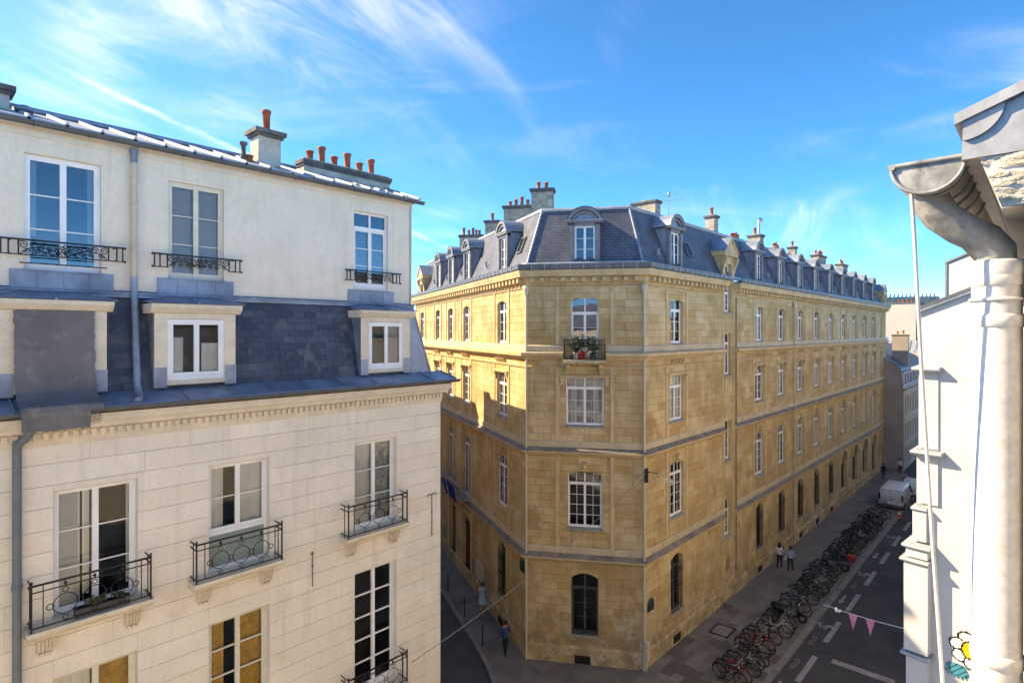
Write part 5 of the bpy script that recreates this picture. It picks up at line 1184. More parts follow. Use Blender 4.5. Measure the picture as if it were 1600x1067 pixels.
# zinc-roofed house and white blocks beyond
o = thing('white_block', 'blank white tall building beyond the street end', 'building', (61.9, 95, 0)); F_ = Fr((61.9, 95), nr, o)
b = MB(); b.box(-6, 3.9, 0, 14, 0, 20.85, M_FARW); F_.put('wall', b.mesh('wall'), 0, 0, 0)
b = MB(); b.box(-6.1, 4.0, -.1, 14.1, 20.85, 21.05, M_CAP); F_.put('parapet', b.mesh('parapet'), 0, 0, 0)
b = MB(); b.box(3.9, 4.05, .3, .9, 14.5, 20.6, M_PIPEG); F_.put('dark_strip', b.mesh('dark_strip'), 0, 0, 0)  # dark grey strip on the side face of the white block
for q in range(4): p = put('chimney_pot', POT, o, F_.L(1.6 + q * .55, .5, 20.95)); p.scale = (1.2, 1.2, .9)
o = thing('zinc_roof_house', 'low house with pale ribbed zinc roof below the blank white building', 'building', (56.5, 84, 0)); F_ = Fr((56.5, 84), nr, o)
b = MB(); b.box(-4, 6, 0, 8, 0, 13.2, M_FAR); F_.put('wall', b.mesh('wall'), 0, 0, 0)
b = MB(); b.add([(-4, -.1, 13.2), (6, -.1, 12.2), (6, 6, 14.0), (-4, 6, 15.8)], [(0, 1, 2, 3)], M_ZINCL)
for k in range(14): x = -4 + 10 * k / 13; b.tube([(x, -.1, 13.22 - k / 13), (x, 6, 15.82 - 1.8 * k / 13)], .05, M_ZINCL, 4)
F_.put('roof', b.mesh('roof'), 0, 0, 0)
o = thing('skyline_block', 'grey stone block with a comb of chimney pots on the skyline', 'building', (101, 150, 0)); F_ = Fr((101, 150), (1, -.25), o)
b = MB(); b.box(-4, 9, 0, 10, 0, 25.4, M_FLUE); b.box(-12, -4, 2, 10, 0, 23.6, M_FAR); b.box(9, 16, 1, 10, 0, 23.4, M_SLATEP); F_.put('wall', b.mesh('wall'), 0, 0, 0)
for q in range(14): p = put('chimney_pot', POT, o, F_.L(-3.7 + q * .92, 1, 25.4)); p.scale = (1.6, 1.6, 1.3)
b = MB(); b.tube([(-4.5, 1, 23), (-4.5, 1, 29)], .35, M_WWALL, 8); F_.put('white_flue', b.mesh('white_flue'), 0, 0, 0)

# unseen row added past the white gable, bounces sunlight onto the golden facade opposite
for t0, t1, h, lab, m in ((17.0, 36.0, 16.0, 'unseen house added to bounce light, next beyond the white gable', M_BOUNCE), (36.05, 60.0, 17.5, 'unseen house added to bounce light, middle of the near-side row', M_BOUNCE), (60.05, 90.0, 15.5, 'unseen house added to bounce light, far end of the near-side row', M_BOUNCE)):
    block('unseen_row_house', lab, street(t1, -1.4), -rv, t1 - t0, 8, h, m, win=1)
# ---------------------------------------------------------------- tarpaulin, planter, pots
rt = random.Random(3)
nx, nz = 26, 40; prof = []
pathp = [(.235, 16.62), (.20, 16.0), (.16, 15.4), (.08, 15.06), (-.12, 14.93), (-.40, 14.86), (-.52, 14.83), (-.55, 14.74), (-.555, 14.38)]
cum = [0]
for a, b in zip(pathp, pathp[1:]): cum.append(cum[-1] + math.hypot(b[0] - a[0], b[1] - a[1]))
def pth(s):
    d = s * cum[-1]
    for k in range(len(pathp) - 1):
        if d <= cum[k + 1] + 1e-9: f = (d - cum[k]) / (cum[k + 1] - cum[k]); return tuple(pathp[k][q] + (pathp[k + 1][q] - pathp[k][q]) * f for q in (0, 1))
    return pathp[-1]
def tarp(x0, x1, s0, s1, b, oy=0.):
    v = []
    for j in range(nz + 1):
        for k in range(nx + 1):
            s = s0 + (s1 - s0) * j / nz; x = x0 + (x1 - x0) * k / nx; y, z = pth(s)
            rag = (rt.random() - .5) * .025 if k in (0, nx) or j == nz else 0
            v.append((x + rag, y - .012 - oy - .012 * math.sin(x * 7 + z * 3) * s - .006 * math.sin(x * 23 + z * 5), z + rag * .8))
    b.add(v, [(j * (nx + 1) + k, (j + 1) * (nx + 1) + k, (j + 1) * (nx + 1) + k + 1, j * (nx + 1) + k + 1) for j in range(nz) for k in range(nx)], M_TARP, True)
b = MB(); tarp(-10.24, -8.98, 0, .88, b); tarp(-10.22, -9.2, .82, 1, b, .012)
for k in range(9): x = -9.2 + .02 * k; b.tube([(x, -.58, 14.75), (x + rt.uniform(-.03, .03), -.585, 14.6), (x + rt.uniform(-.03, .03), -.58, 14.42 + rt.random() * .1)], .004, M_TARP, 3)
o0 = F1.W(-9.6, -.58, 14.4); o = b.mesh('t')
for vtx in o.vertices: vtx.co = Vector(vtx.co) - Vector((-9.6, -.58, 14.4))
tag(put('tarpaulin', o, None, tuple(o0), F1.rz), 'frayed grey tarpaulin hung over a mansard dormer and the gutter', 'tarpaulin')
M_LEAF = mat('green leaf', (.06, .12, .035), .6, var=.4, scale=12, bump=0); M_LEAF2 = mat('dry brown leaf', (.16, .09, .05), .7, var=.3, bump=0); M_LEAF3 = mat('grey green leaf', (.12, .17, .12), .6, var=.35, scale=12, bump=0)
M_PLBOX = mat('dark plastic planter', (.06, .06, .062), .6, bump=0)
def leaves(b, n, cx, cy, cz, rx, ry, rz_, ms, size, rng):
    for _ in range(n):
        p = Vector((cx + rng.gauss(0, .45) * rx, cy + rng.gauss(0, .45) * ry, cz + abs(rng.gauss(0, .5)) * rz_)); d = Vector((rng.uniform(-1, 1), rng.uniform(-1, 1), rng.uniform(-.2, 1))).normalized(); s = d.orthogonal().normalized() * size * .35; e = d * size
        b.add([tuple(p), tuple(p + e * .5 + s), tuple(p + e), tuple(p + e * .5 - s)], [(0, 1, 2, 3)], rng.choice(ms))
def potted(name, label, w, h, r, mpot, lv_n, spread, tall, ms, box=None, rz=0., leaf=.1, stems=5):
    o = thing(name, label, 'plant pot', tuple(w), rz); b = MB(); rng = random.Random(hash(label) % 1000 if False else len(label))
    if box: b.box(-box[0], box[0], -box[1], box[1], 0, h, mpot, 't'); b.box(-box[0] - .015, box[0] + .015, -box[1] - .015, box[1] + .015, h - .03, h, mpot); b.box(-box[0] + .02, box[0] - .02, -box[1] + .02, box[1] - .02, h, h + .004, M_DARK)
    else: b.lathe([(r * .72, 0), (r, h * .85), (r * 1.08, h * .86), (r * 1.08, h), (r * .9, h), (r * .85, h * .9)], (0, 0, 0), mpot, 14)
    put('pot', b.mesh('pot'), o); f = MB()
    for k in range(stems):
        x = rng.uniform(-1, 1) * (box[0] * .85 if box else r * .5); y = rng.uniform(-.5, .5) * (box[1] if box else r); t = tall * rng.uniform(.6, 1.1); dx, dy = rng.uniform(-.4, .4) * spread, rng.uniform(-.3, .3) * spread
        f.tube([(x, y, h - .03), (x + dx * .3, y + dy * .3, h + t * .5), (x + dx, y + dy, h + t)], [.012, .009, .005], M_LEAF2, 4)
        leaves(f, lv_n, x + dx * .7, y + dy * .7, h + t * .35, spread * .5, spread * .4, t * .7, ms, leaf, rng)
    put('foliage', f.mesh('foliage'), o)
w = F1.W(-8.95, -.27, 10.70)
potted('balcony_planter', 'long dark planter with trailing plants on the iron balcony of the cream house', w, .16, .1, M_PLBOX, 34, .22, .12, [M_LEAF, M_LEAF2, M_LEAF], (.45, .09), F1.rz, .055, 9)
def cw(x): return FC.W(CX + x, -.33, 14.885)
M_POTR = mat('red pot', (.42, .02, .015), .5, bump=0); M_POTB = mat('dark blue pot', (.02, .03, .07), .4, bump=0); M_POTG = mat('pale grey pot', (.5, .5, .52), .6, bump=0)
potted('red_plant_pot', 'bright red pot with a leafy shrub on the corner balcony', cw(-.12), .36, .17, M_POTR, 40, .5, .75, [M_LEAF3, M_LEAF], leaf=.12)
potted('blue_plant_pot', 'dark blue pot with a pale tall plant on the corner balcony', cw(-.62), .22, .14, M_POTB, 26, .3, .85, [M_LEAF3], leaf=.1)
potted('grey_plant_pot', 'pale grey pot with a low plant beside the red pot', cw(-.40), .34, .14, M_POTG, 14, .25, .3, [M_LEAF], leaf=.09)
potted('brown_plant_pot', 'dark terracotta pot with grey-green bush on the corner balcony', cw(.42), .3, .17, M_CAP, 46, .45, .65, [M_LEAF3, M_LEAF3, M_LEAF], leaf=.11)

# ---------------------------------------------------------------- street furniture
def bollard(p, i):
    o = thing('bollard', ['slim iron bollard on the side street kerb well beyond the person in pale blue', 'slim iron bollard on the side street kerb beside the person in pale blue dress', 'slim iron bollard on the kerb beside the person in dark blue jacket'][i], 'bollard', tuple(p), group='bollards on the side street kerb'); b = MB()
    b.lathe([(.045, 0), (.045, .1), (.032, .14), (.03, .95)], (0, 0, 0), M_IRON, 10); put('post', b.mesh('post'), o); b = MB(); b.lathe([(.03, .95), (.042, .97), (.044, 1.02), (.03, 1.06), (0, 1.07)], (0, 0, 0), M_IRON, 10); put('head', b.mesh('head'), o)
for i, (X, Y) in enumerate(((-3.98, 35.8), (-2.7, 32.7), (-1.51, 29.6))): bollard((X, Y, PAVE), i)
M_ENAM = mat('dark enamel', (.02, .045, .06), .35, bump=0); M_ENG = mat('green enamel', (.03, .12, .06), .35, bump=0)
def plate(fr, x, z, label):
    o = thing('street_name_plate', label, 'street sign', tuple(fr.W(x, -.03, z)), fr.rz); b = MB(); b.box(-.3, .3, -.012, .02, -.22, .2, M_ENG); put('border', b.mesh('border'), o)
    b = MB(); b.box(-.27, .27, -.02, -.01, -.19, .17, M_ENAM); put('face', b.mesh('face'), o)
    b = MB(); b.prism([(.26 * math.cos(math.pi * k / 10), .2 + .2 * math.sin(math.pi * k / 10)) for k in range(11)], -.012, .02, M_ENG); put('arched_top', b.mesh('arched_top'), o)
plate(FR_, .62, 2.95, 'dark arched street name plate beside the chamfered corner on the bicycle street'); plate(FL_, -.45, 4.45, 'dark street name plate high on the side street face near the corner')
# lamp and camera bracket on the corner
w = FR_.W(-.12, -.2, 9.45); o = thing('street_lamp', 'dark bracket with flat pale street lamp on the building corner', 'street lamp', tuple(w), FC.rz)
b = MB(); b.box(-.09, .09, -.05, .14, -.35, .3, M_IRON); b.tube([(0, -.05, .15), (.25, -.3, .22), (.5, -.45, .22)], .03, M_IRON, 6); put('bracket', b.mesh('bracket'), o)
b = MB(); b.tube([(.5, -.45, .22), (.75, -.6, .1), (.95, -.75, .02)], .018, M_CHROME, 6); b.prism([(.75, -.12), (1.15, -.12), (1.2, -.05), (1.1, .03), (.8, .03)], -.85, -.65, M_CHROME); put('lamp_head', b.mesh('lamp_head'), o)
def hang(name, label, p, q, sag, r, m, cat='cable'):
    p, q = Vector(p), Vector(q); b = MB(); pts = [p.lerp(q, k / 24) - Vector((0, 0, sag * 4 * (k / 24) * (1 - k / 24))) for k in range(25)]; b.tube([x - p for x in pts], r, m, 5); return tag(b.link(name, None, tuple(p)), label, cat)
M_WIRE = mat('grey wire', (.25, .24, .23), .6, bump=0)
hang('overhead_wire', 'thin overhead wire from the cream house across the side street to the corner lamp', F1.W(-1.45, -.42, 6.55), w + Vector((0, 0, .1)), .35, .012, M_WIRE, 'wire')
# electric box at the corner, notice board by the door
b = MB(); b.box(-.13, .13, -.14, 0, .7, 1.6, M_PIPE); b.box(-.1, .1, -.155, -.14, .75, 1.55, M_PIPE); b.tube([(0, -.07, .1), (0, -.07, .7)], .03, M_PIPE, 6); FR_.put('service_box', b.mesh('service_box'), -.1, -.16, 0)
o = thing('notice_board', 'white framed notice board fixed on the shaded side street wall', 'notice board', tuple(FL_.W(-7.0, -.05, 1.2)), FL_.rz)
b = MB(); b.box(-.7, .7, -.04, .04, 0, 1.0, M_GREYW); put('frame', b.mesh('frame'), o)
for s in (-1, 1): b = MB(); b.box(min(s * .04, s * .64), max(s * .04, s * .64), -.05, -.04, .06, .94, M_BLIND); put('sheet', b.mesh('sheet'), o)
# pavement grating
gp_ = street(30.5, -12.75, PAVE + .014)
o = thing('cellar_grating', 'square iron-framed cellar hatch set in the pavement slabs', 'hatch', tuple(gp_), math.atan2(rv.y, rv.x)); b = MB()
for a in ((-.62, .62, -.5, -.42), (-.62, .62, .42, .5), (-.62, -.54, -.42, .42), (.54, .62, -.42, .42)): b.box(a[0], a[1], a[2], a[3], -.012, .02, M_DARK)
put('frame', b.mesh('frame'), o); b = MB(); b.box(-.54, .54, -.42, .42, -.012, .008, M_SLAB); put('cover', b.mesh('cover'), o)
# traffic cone
M_CONE = mat('orange red cone plastic', (.75, .06, .02), .5, bump=0)
o = thing('traffic_cone', 'small orange-red traffic cone with white band behind the white van', 'cone', (33.9, 50.4, .0)); b = MB(); b.box(-.2, .2, -.2, .2, 0, .04, M_CONE); b.lathe([(.15, .04), (.03, .72), (.02, .73)], (0, 0, 0), M_CONE, 14); put('cone', b.mesh('cone'), o); b = MB(); b.lathe([(.113, .3), (.068, .5)], (0, 0, 0), M_WHITE, 14); put('band', b.mesh('band'), o)
# bunting
M_PINK = mat('pink bunting cloth', (.80, .24, .36), .8, bump=0)
Q0, Q1 = FP.W(-.23, -.2, 10.0), FR_.W(-.12, -.25, 9.5); o = thing('bunting', 'string of pink triangular bunting flags tied across the street to the white pier', 'bunting', tuple(Q0))
def bq(f): return Q0.lerp(Q1, f) - Q0 - Vector((0, 0, 4.4 * f * (1 - f)))
b = MB(); b.tube([bq(k / 40 * .17) for k in range(41)], .007, M_WHITE, 5); b.tube([bq(.17 + k / 30 * .83) for k in range(31)], .003, M_WIRE, 4); put('string', b.mesh('string'), o)
for f0, f1 in ((.0915, .111), (.0555, .0745)):
    p0, p1 = bq(f0), bq(f1); b = MB(); tri = [p0, p1, (p0 + p1) / 2 - Vector((0, 0, .36))]; q = Vector((.008, .002, 0))
    b.add([Tp(x) for x in tri] + [Tp(x + q) for x in tri], [(0, 1, 2), (5, 4, 3), (0, 3, 4, 1), (1, 4, 5, 2), (2, 5, 3, 0)], M_PINK); put('flag', b.mesh('flag'), o)
p = bq(.137); b = MB(); leaves(b, 10, p.x, p.y, p.z - .08, .04, .09, .06, [M_WHITE], .09, random.Random(2)); put('tassel', b.mesh('tassel'), o)
# flags over the doors
M_FB = mat('flag blue', (.02, .03, .22), .8, bump=0); M_FR = mat('flag red', (.5, .03, .03), .8, bump=0); M_FW = mat('flag white', (.75, .75, .75), .8, bump=0)
def flag(x, z, tilt, cols, label, seed):
    o = thing('flag', label, 'flag', tuple(FL_.W(x, -.75, z)), FL_.rz); b = MB(); tip = Vector((tilt, -1.0, .95)); b.tube([(0, 0, 0), tuple(tip)], .02, M_CHROME, 6); b.ellip(tuple(tip), (.04, .04, .04), M_TY, 6, 4); put('pole', b.mesh('pole'), o)
    rng = random.Random(seed); c = MB(); n = 9; rows = 10
    for k in range(n):
        m = cols[min(len(cols) - 1, k * len(cols) // n)]; v = []
        for kk in (k, k + 1):
            f = .95 - .62 * kk / n; top = tip * f
            for j in range(rows + 1): g = j / rows; v.append((top.x + .06 * math.sin(kk * 1.9 + seed) * g + .1 * g * math.sin(3 * g), top.y + .25 * g * f - .02 + .05 * math.sin(kk * 2.3) * g, top.z - g * (.95 + .1 * math.sin(kk))))
        c.add(v, [(j, j + 1, rows + 2 + j, rows + 1 + j) for j in range(rows)], m, True)
    put('cloth', c.mesh('cloth'), o)
flag(-9.5, 6.15, -.15, [M_FB, M_FW, M_FR], 'French tricolour drooping from a pole over the side street door', 1); flag(-9.0, 6.15, .25, [M_FB], 'plain dark blue flag drooping beside the tricolour', 2)
# aerial
w = uY(1045, 33.5); o = thing('tv_aerial', 'thin television aerial on the slate roof', 'aerial', (w.x, w.y, 22.5)); b = MB(); b.tube([(0, 0, 0), (0, 0, 1.75)], .018, M_CHROME, 5); put('mast', b.mesh('mast'), o)
b = MB(); b.tube([(-.25, 0, 1.35), (.75, -.3, 1.3)], .012, M_CHROME, 4)
for k in range(6): x = -.2 + .18 * k; b.tube([(x, -.1 * k * .6 - .02, 1.36 - .01 * k - .14), (x, -.1 * k * .6 + .02, 1.36 - .01 * k + .14)], .008, M_CHROME, 4)
b.ellip((0, 0, 1.7), (.1, .1, .16), M_CHROME, 8, 5); put('antenna', b.mesh('antenna'), o)

# ---------------------------------------------------------------- bicycles
def paint(name, c): return mat(name, c, .35, var=.1, bump=0, fine=.05, spec=.5)
P_BLACK, P_GREY, P_BLUE, P_RED, P_SILV, P_GREEN = paint('black bicycle paint', (.015, .015, .016)), paint('dark grey bicycle paint', (.06, .06, .065)), paint('navy bicycle paint', (.02, .035, .09)), paint('red bicycle paint', (.42, .02, .02)), paint('silver bicycle paint', (.45, .46, .46)), paint('dark green bicycle paint', (.02, .06, .04))
WR = .335
wt_ = MB(); wt_.ring((0, 0, 0), WR, .024, M_BLACK, 'xz', 24, 6); TYRE = wt_.mesh('wheel')
wr_ = MB(); M_RIMD = mat('dull dark rim metal', (.16, .16, .165), .4, metal=.8, bump=0)
wr_.ring((0, 0, 0), WR - .028, .011, M_RIMD, 'xz', 24, 4)
for k in range(14): a = 2 * math.pi * k / 14; wr_.tube([(.02 * math.cos(a + .5), .015 * (-1) ** k, .02 * math.sin(a + .5)), ((WR - .03) * math.cos(a), 0, (WR - .03) * math.sin(a))], .0022, M_RIMD, 3, caps=False)
wr_.tube([(0, -.05, 0), (0, .05, 0)], .018, M_CHROME, 6); RIM = wr_.mesh('rim')
BCACHE = {}
def bike_parts(step, col):
    if (step, col.name) in BCACHE: return BCACHE[(step, col.name)]
    f = MB(); rear, front, bb = (-.5, 0, WR), (.56, 0, WR), (-.06, 0, .29); seat, head, hl = (-.2, 0, .82), (.40, 0, .86), (.435, 0, .72)
    f.tube([bb, hl], .027, col, 7)
    if step: f.tube([(-.13, 0, .5), (.15, 0, .55), (.41, 0, .8)], .024, col, 7)
    else: f.tube([(-.19, 0, .77), head], .023, col, 7)
    f.tube([bb, seat], .022, col, 7); f.tube([head, hl], .026, col, 8)
    for s in (-1, 1): f.tube([(bb[0], s * .03, bb[2]), (rear[0], s * .06, rear[2])], .010, col, 5); f.tube([(-.17, s * .02, .72), (rear[0], s * .06, rear[2])], .009, col, 5)
    k = MB(); hbz = 1.02
    for s in (-1, 1): k.tube([(.442, s * .04, .7), (.47, s * .05, .6), (front[0], s * .055, front[2])], .011, col, 5)
    k.tube([(.435, 0, .72), (.385, 0, hbz - .02)], .013, M_CHROME, 6)
    for s in (-1, 1): k.tube([(.385, 0, hbz - .02), (.42, s * .1, hbz), (.36, s * .26, hbz + .03), (.26, s * .29, hbz + .02)], .011, M_CHROME, 6); k.tube([(.34, s * .27, hbz + .03), (.24, s * .292, hbz + .018)], .017, M_BLACK, 6); k.tube([(.40, s * .2, hbz - .03), (.33, s * .28, hbz - .03)], .006, M_BLACK, 4)
    k.ellip((.48, 0, .88), (.05, .045, .045), M_CHROME, 8, 5)
    sd = MB(); sd.tube([seat, (-.225, 0, .93)], .013, M_CHROME, 6); v = []
    for (x, hw, z) in ((-.40, .06, .965), (-.36, .095, .975), (-.28, .085, .965), (-.18, .04, .955), (-.08, .022, .955), (-.06, .01, .945)):
        v += [(x, -hw, z - .02), (x, -hw * .6, z + .012), (x, hw * .6, z + .012), (x, hw, z - .02), (x, 0, z - .045)]
    sd.add(v, [(5 * i + j, 5 * i + (j + 1) % 5, 5 * i + 5 + (j + 1) % 5, 5 * i + 5 + j) for i in range(5) for j in range(5)] + [(4, 3, 2, 1, 0), (25, 26, 27, 28, 29)], M_BLACK, True)
    c = MB(); c.ring((bb[0], -.045, bb[2]), .09, .008, M_CHROME, 'xz', 14, 4); c.tube([(bb[0], -.06, bb[2]), (bb[0] + .1, -.065, bb[2] - .13)], .009, M_CHROME, 5); c.tube([(bb[0], .06, bb[2]), (bb[0] - .1, .065, bb[2] + .13)], .009, M_CHROME, 5)
    for s, dx, dz in ((-1, .1, -.13), (1, -.1, .13)): c.box(bb[0] + dx - .04, bb[0] + dx + .04, s * .07 - (.08 if s < 0 else 0), s * .07 + (.08 if s > 0 else 0), bb[2] + dz - .01, bb[2] + dz + .012, M_BLACK)
    for s in (1, -1): c.tube([(bb[0], -.045, bb[2] + s * .085), (rear[0], -.045, rear[2] + s * .035)], .005, M_BLACK, 3)
    g = MB(); g.ring((rear[0], 0, WR), WR + .03, .02, col, 'xz', 12, 4, .15, 2.9); g2 = MB(); g2.ring((front[0], 0, WR), WR + .03, .02, col, 'xz', 12, 4, .5, 2.6)
    r = MB(); zr = .73
    for s in (-1, 1): r.tube([(-.2, s * .05, zr), (-.78, s * .07, zr)], .006, M_BLACK, 4); r.tube([(-.66, s * .065, zr), (rear[0], s * .06, rear[2])], .006, M_BLACK, 4)
    for q in range(5): r.tube([(-.3 - .11 * q, -.065, zr), (-.3 - .11 * q, .065, zr)], .005, M_BLACK, 4)
    bk = MB()
    for z, w_ in ((.78, .13), (.88, .15), (1.0, .17)):
        loop = [(.55 - w_, -w_, z), (.55 + w_, -w_, z), (.55 + w_, w_, z), (.55 - w_, w_, z), (.55 - w_, -w_, z)]; bk.tube(loop, .005, M_CHROME, 4)
    for q in range(8):
        a = q / 8 * 2 * math.pi; sx, sy = max(-1, min(1, 1.4 * math.cos(a))), max(-1, min(1, 1.4 * math.sin(a))); bk.tube([(.55 + .17 * sx, .17 * sy, 1.0), (.55 + .13 * sx, .13 * sy, .78)], .004, M_CHROME, 3)
    for q in range(5): bk.tube([(.42 + .065 * q, -.13, .78), (.42 + .065 * q, .13, .78)], .004, M_CHROME, 3)
    kst = MB(); kst.tube([(-.3, .06, .3), (-.34, .2, .0)], .009, M_CHROME, 5)
    BCACHE[(step, col.name)] = dict(frame=f.mesh('frame'), fork=k.mesh('handlebar_and_fork'), saddle=sd.mesh('saddle'), crank=c.mesh('crank'), guard=g.mesh('mudguard'), guard2=g2.mesh('mudguard'), rack=r.mesh('rack'), basket=bk.mesh('basket'), stand=kst.mesh('kickstand')); return BCACHE[(step, col.name)]
def bicycle(t, n, head, lean, col, label, group, step=False, basket=False, rack=True, guard=True):
    P_ = bike_parts(step, col); p = street(t, n, PAVE + .01); o = thing('bicycle', label, 'bicycle', tuple(p), 0, group); o.rotation_euler = (lean, 0, math.atan2(nr.y, nr.x) + head)
    for x in (-.5, .56):
        wv = put('wheel', TYRE, o, (x, 0, WR + .02)); put('rim', RIM, wv)
    for nm, k in (('frame', 'frame'), ('handlebar', 'fork'), ('saddle', 'saddle'), ('crank', 'crank'), ('kickstand', 'stand')) + ((('mudguard', 'guard'), ('mudguard', 'guard2')) if guard else ()) + ((('rack', 'rack'),) if rack else ()) + ((('basket', 'basket'),) if basket else ()): put(nm, P_[k], o, (0, 0, .02))
    return o
rbk = random.Random(21)
GB = 'bicycles parked along the kerb'
t = 26.2; k = 0; special = {1: ('red', P_RED), 6: ('red2', P_RED), 9: ('silver', P_SILV)}
while t < 58.6:
    skip = 33.6 < t < 35.0 or 43.0 < t < 44.2
    if not skip:
        hd = rbk.uniform(-.22, .22) + (math.pi if rbk.random() < .42 else 0); ln = rbk.uniform(-.16, .16); nn = -10.62 + rbk.uniform(-.16, .16)
        zone = 'between the street corner and the black scooter' if t < 34 else ('between the two motor scooters' if t < 43.6 else 'between the grey scooter and the white van')
        if k in special:
            q, c_ = special[k]; lab = {'red': 'bright red city bicycle at the street corner end of the bicycle row', 'red2': 'red bicycle with rear rack a few places before the black scooter', 'silver': 'silver step-through bicycle with front basket near the black scooter'}[q]
            bicycle(t, nn, rbk.uniform(-.1, .2), ln, c_, lab, GB, q == 'silver', q == 'silver')
        else:
            c_, cn_ = rbk.choice([(P_BLACK, 'black')] * 5 + [(P_GREY, 'dark grey')] * 3 + [(P_BLUE, 'navy blue')] * 2 + [(P_GREEN, 'dark green')]); stp, bsk, rck = rbk.random() < .4, rbk.random() < .35, rbk.random() < .7
            lab = cn_ + (' step-through' if stp else ' crossbar') + ' bicycle' + (' with front basket' if bsk else (' with rear rack' if rck else ' without rack')) + ' ' + zone
            bicycle(t, nn, hd, ln, c_, lab, lab.replace('bicycle', 'bicycles'), stp, bsk, rck)
    k += 1; t += rbk.uniform(.46, .72) + (.5 if rbk.random() < .09 else 0)
# motor scooters
def scooter(t, n, head, body, label, case=None, screen=False):
    o = thing('motor_scooter', label, 'scooter', tuple(street(t, n, PAVE + .008)), math.atan2(nr.y, nr.x) + head); r = .25
    for x in (-.62, .68):
        b = MB(); b.ring((0, 0, 0), r - .06, .062, M_BLACK, 'xz', 20, 8); wv = put('wheel', b.mesh('wheel'), o, (x, 0, r)); b = MB(); b.lathe([(.12, -.05), (.13, 0), (.12, .05)], (0, 0, 0), M_CHROME, 12); rm = put('rim', b.mesh('rim'), wv); rm.rotation_euler = (math.pi / 2, 0, 0)
    def pod(nm, prof, w0, m, bev=.06):
        b = MB(); n_ = len(prof); cx = sum(p[0] for p in prof) / n_; cz = sum(p[1] for p in prof) / n_; v = []
        for y, s in ((-w0, .80), (-w0 + bev, 1), (w0 - bev, 1), (w0, .80)): v += [(cx + (x - cx) * s, y, cz + (z - cz) * s) for x, z in prof]
        fs = [(i * n_ + j, i * n_ + (j + 1) % n_, (i + 1) * n_ + (j + 1) % n_, (i + 1) * n_ + j) for i in range(3) for j in range(n_)] + [tuple(range(n_ - 1, -1, -1)), tuple(range(3 * n_, 4 * n_))]
        b.add(v, fs, m, True); return put(nm, b.mesh(nm), o)
    pod('rear_body', [(-.95, .62), (-.7, .74), (-.1, .72), (.0, .5), (-.08, .36), (-.4, .3), (-.85, .45)], .17, body); pod('seat', [(-.95, .72), (-.85, .82), (-.35, .80), (-.1, .77), (.0, .70), (-.4, .68)], .15, M_BLACK)
    pod('floorboard', [(-.1, .26), (.45, .26), (.47, .34), (-.1, .36)], .16, body, .03); pod('leg_shield', [(.42, .28), (.52, .32), (.46, .9), (.38, 1.0), (.34, .96), (.4, .6)], .2, body); pod('front_mudguard', [(.45, .48), (.62, .56), (.85, .5), (.9, .4), (.7, .5)], .08, body, .02)
    b = MB(); b.tube([(.68, 0, .26), (.55, 0, .6), (.42, 0, .98)], .035, M_GUT, 6); put('fork', b.mesh('fork'), o)
    b = MB()
    for s in (-1, 1): b.tube([(.42, 0, 1.02), (.4, s * .2, 1.08), (.32, s * .36, 1.05)], .016, M_BLACK, 6); b.tube([(.4, s * .22, 1.08), (.42, s * .3, 1.25)], .007, M_BLACK, 4); b.ellip((.42, s * .32, 1.29), (.015, .06, .04), M_BLACK, 8, 4)
    put('handlebar', b.mesh('handlebar'), o); b = MB(); b.ellip((.5, 0, .95), (.07, .1, .08), M_CHROME, 10, 6); put('headlight', b.mesh('headlight'), o)
    b = MB(); b.ellip((-.98, 0, .6), (.03, .1, .05), P_RED, 8, 5); put('tail_light', b.mesh('tail_light'), o)
    if case: b = MB(); b.box(-1.2, -.78, -.22, .22, .85, 1.18, case); b.box(-1.22, -.76, -.23, .23, 1.02, 1.05, M_BLACK); put('top_case', b.mesh('top_case'), o)
    if screen: b = MB(); b.add([(.5, -.2, 1.0), (.5, .2, 1.0), (.36, .17, 1.4), (.36, -.17, 1.4)], [(0, 1, 2, 3)], GLASS); put('windscreen', b.mesh('windscreen'), o)
scooter(34.2, -10.5, .12, P_BLACK, 'black motor scooter parked among the bicycles beside the silver bicycle', None, True)
scooter(43.6, -10.45, 3.2, P_GREY, 'grey motor scooter with bright red top case in the bicycle row', P_RED)

# ---------------------------------------------------------------- van and car
M_VAN = mat('white van paint', (.62, .64, .67), .3, var=.03, bump=0, fine=0, spec=.5); M_LAMP = mat('dark tail lamp', (.12, .012, .012), .2, bump=0); M_BUMP = mat('grey bumper', (.10, .10, .105), .6, bump=0); M_GLD = mat('dark car glass', (.012, .014, .016), .06, bump=0, spec=.8, fine=0)
def loft(b, secs, m):
    """secs (x, z0, z1, half width at foot, waist, roof)"""
    v = []
    for x, z0, z1, h0, h1, h2 in secs:
        zm = z0 + (z1 - z0) * .5; pr_ = [(h0 * .96, z0), (h0, z0 + .06), (h1, zm), (h2 * 1.02, z1 - .16), (h2 * .96, z1 - .05), (h2 * .8, z1)]
        v += [(x, a, c) for a, c in pr_] + [(x, -a, c) for a, c in reversed(pr_)]
    n = 12; fs = [(i * n + j, i * n + (j + 1) % n, (i + 1) * n + (j + 1) % n, (i + 1) * n + j) for i in range(len(secs) - 1) for j in range(n)] + [tuple(range(n - 1, -1, -1)), tuple(range((len(secs) - 1) * n, len(secs) * n))]
    b.add(v, fs, m, True)
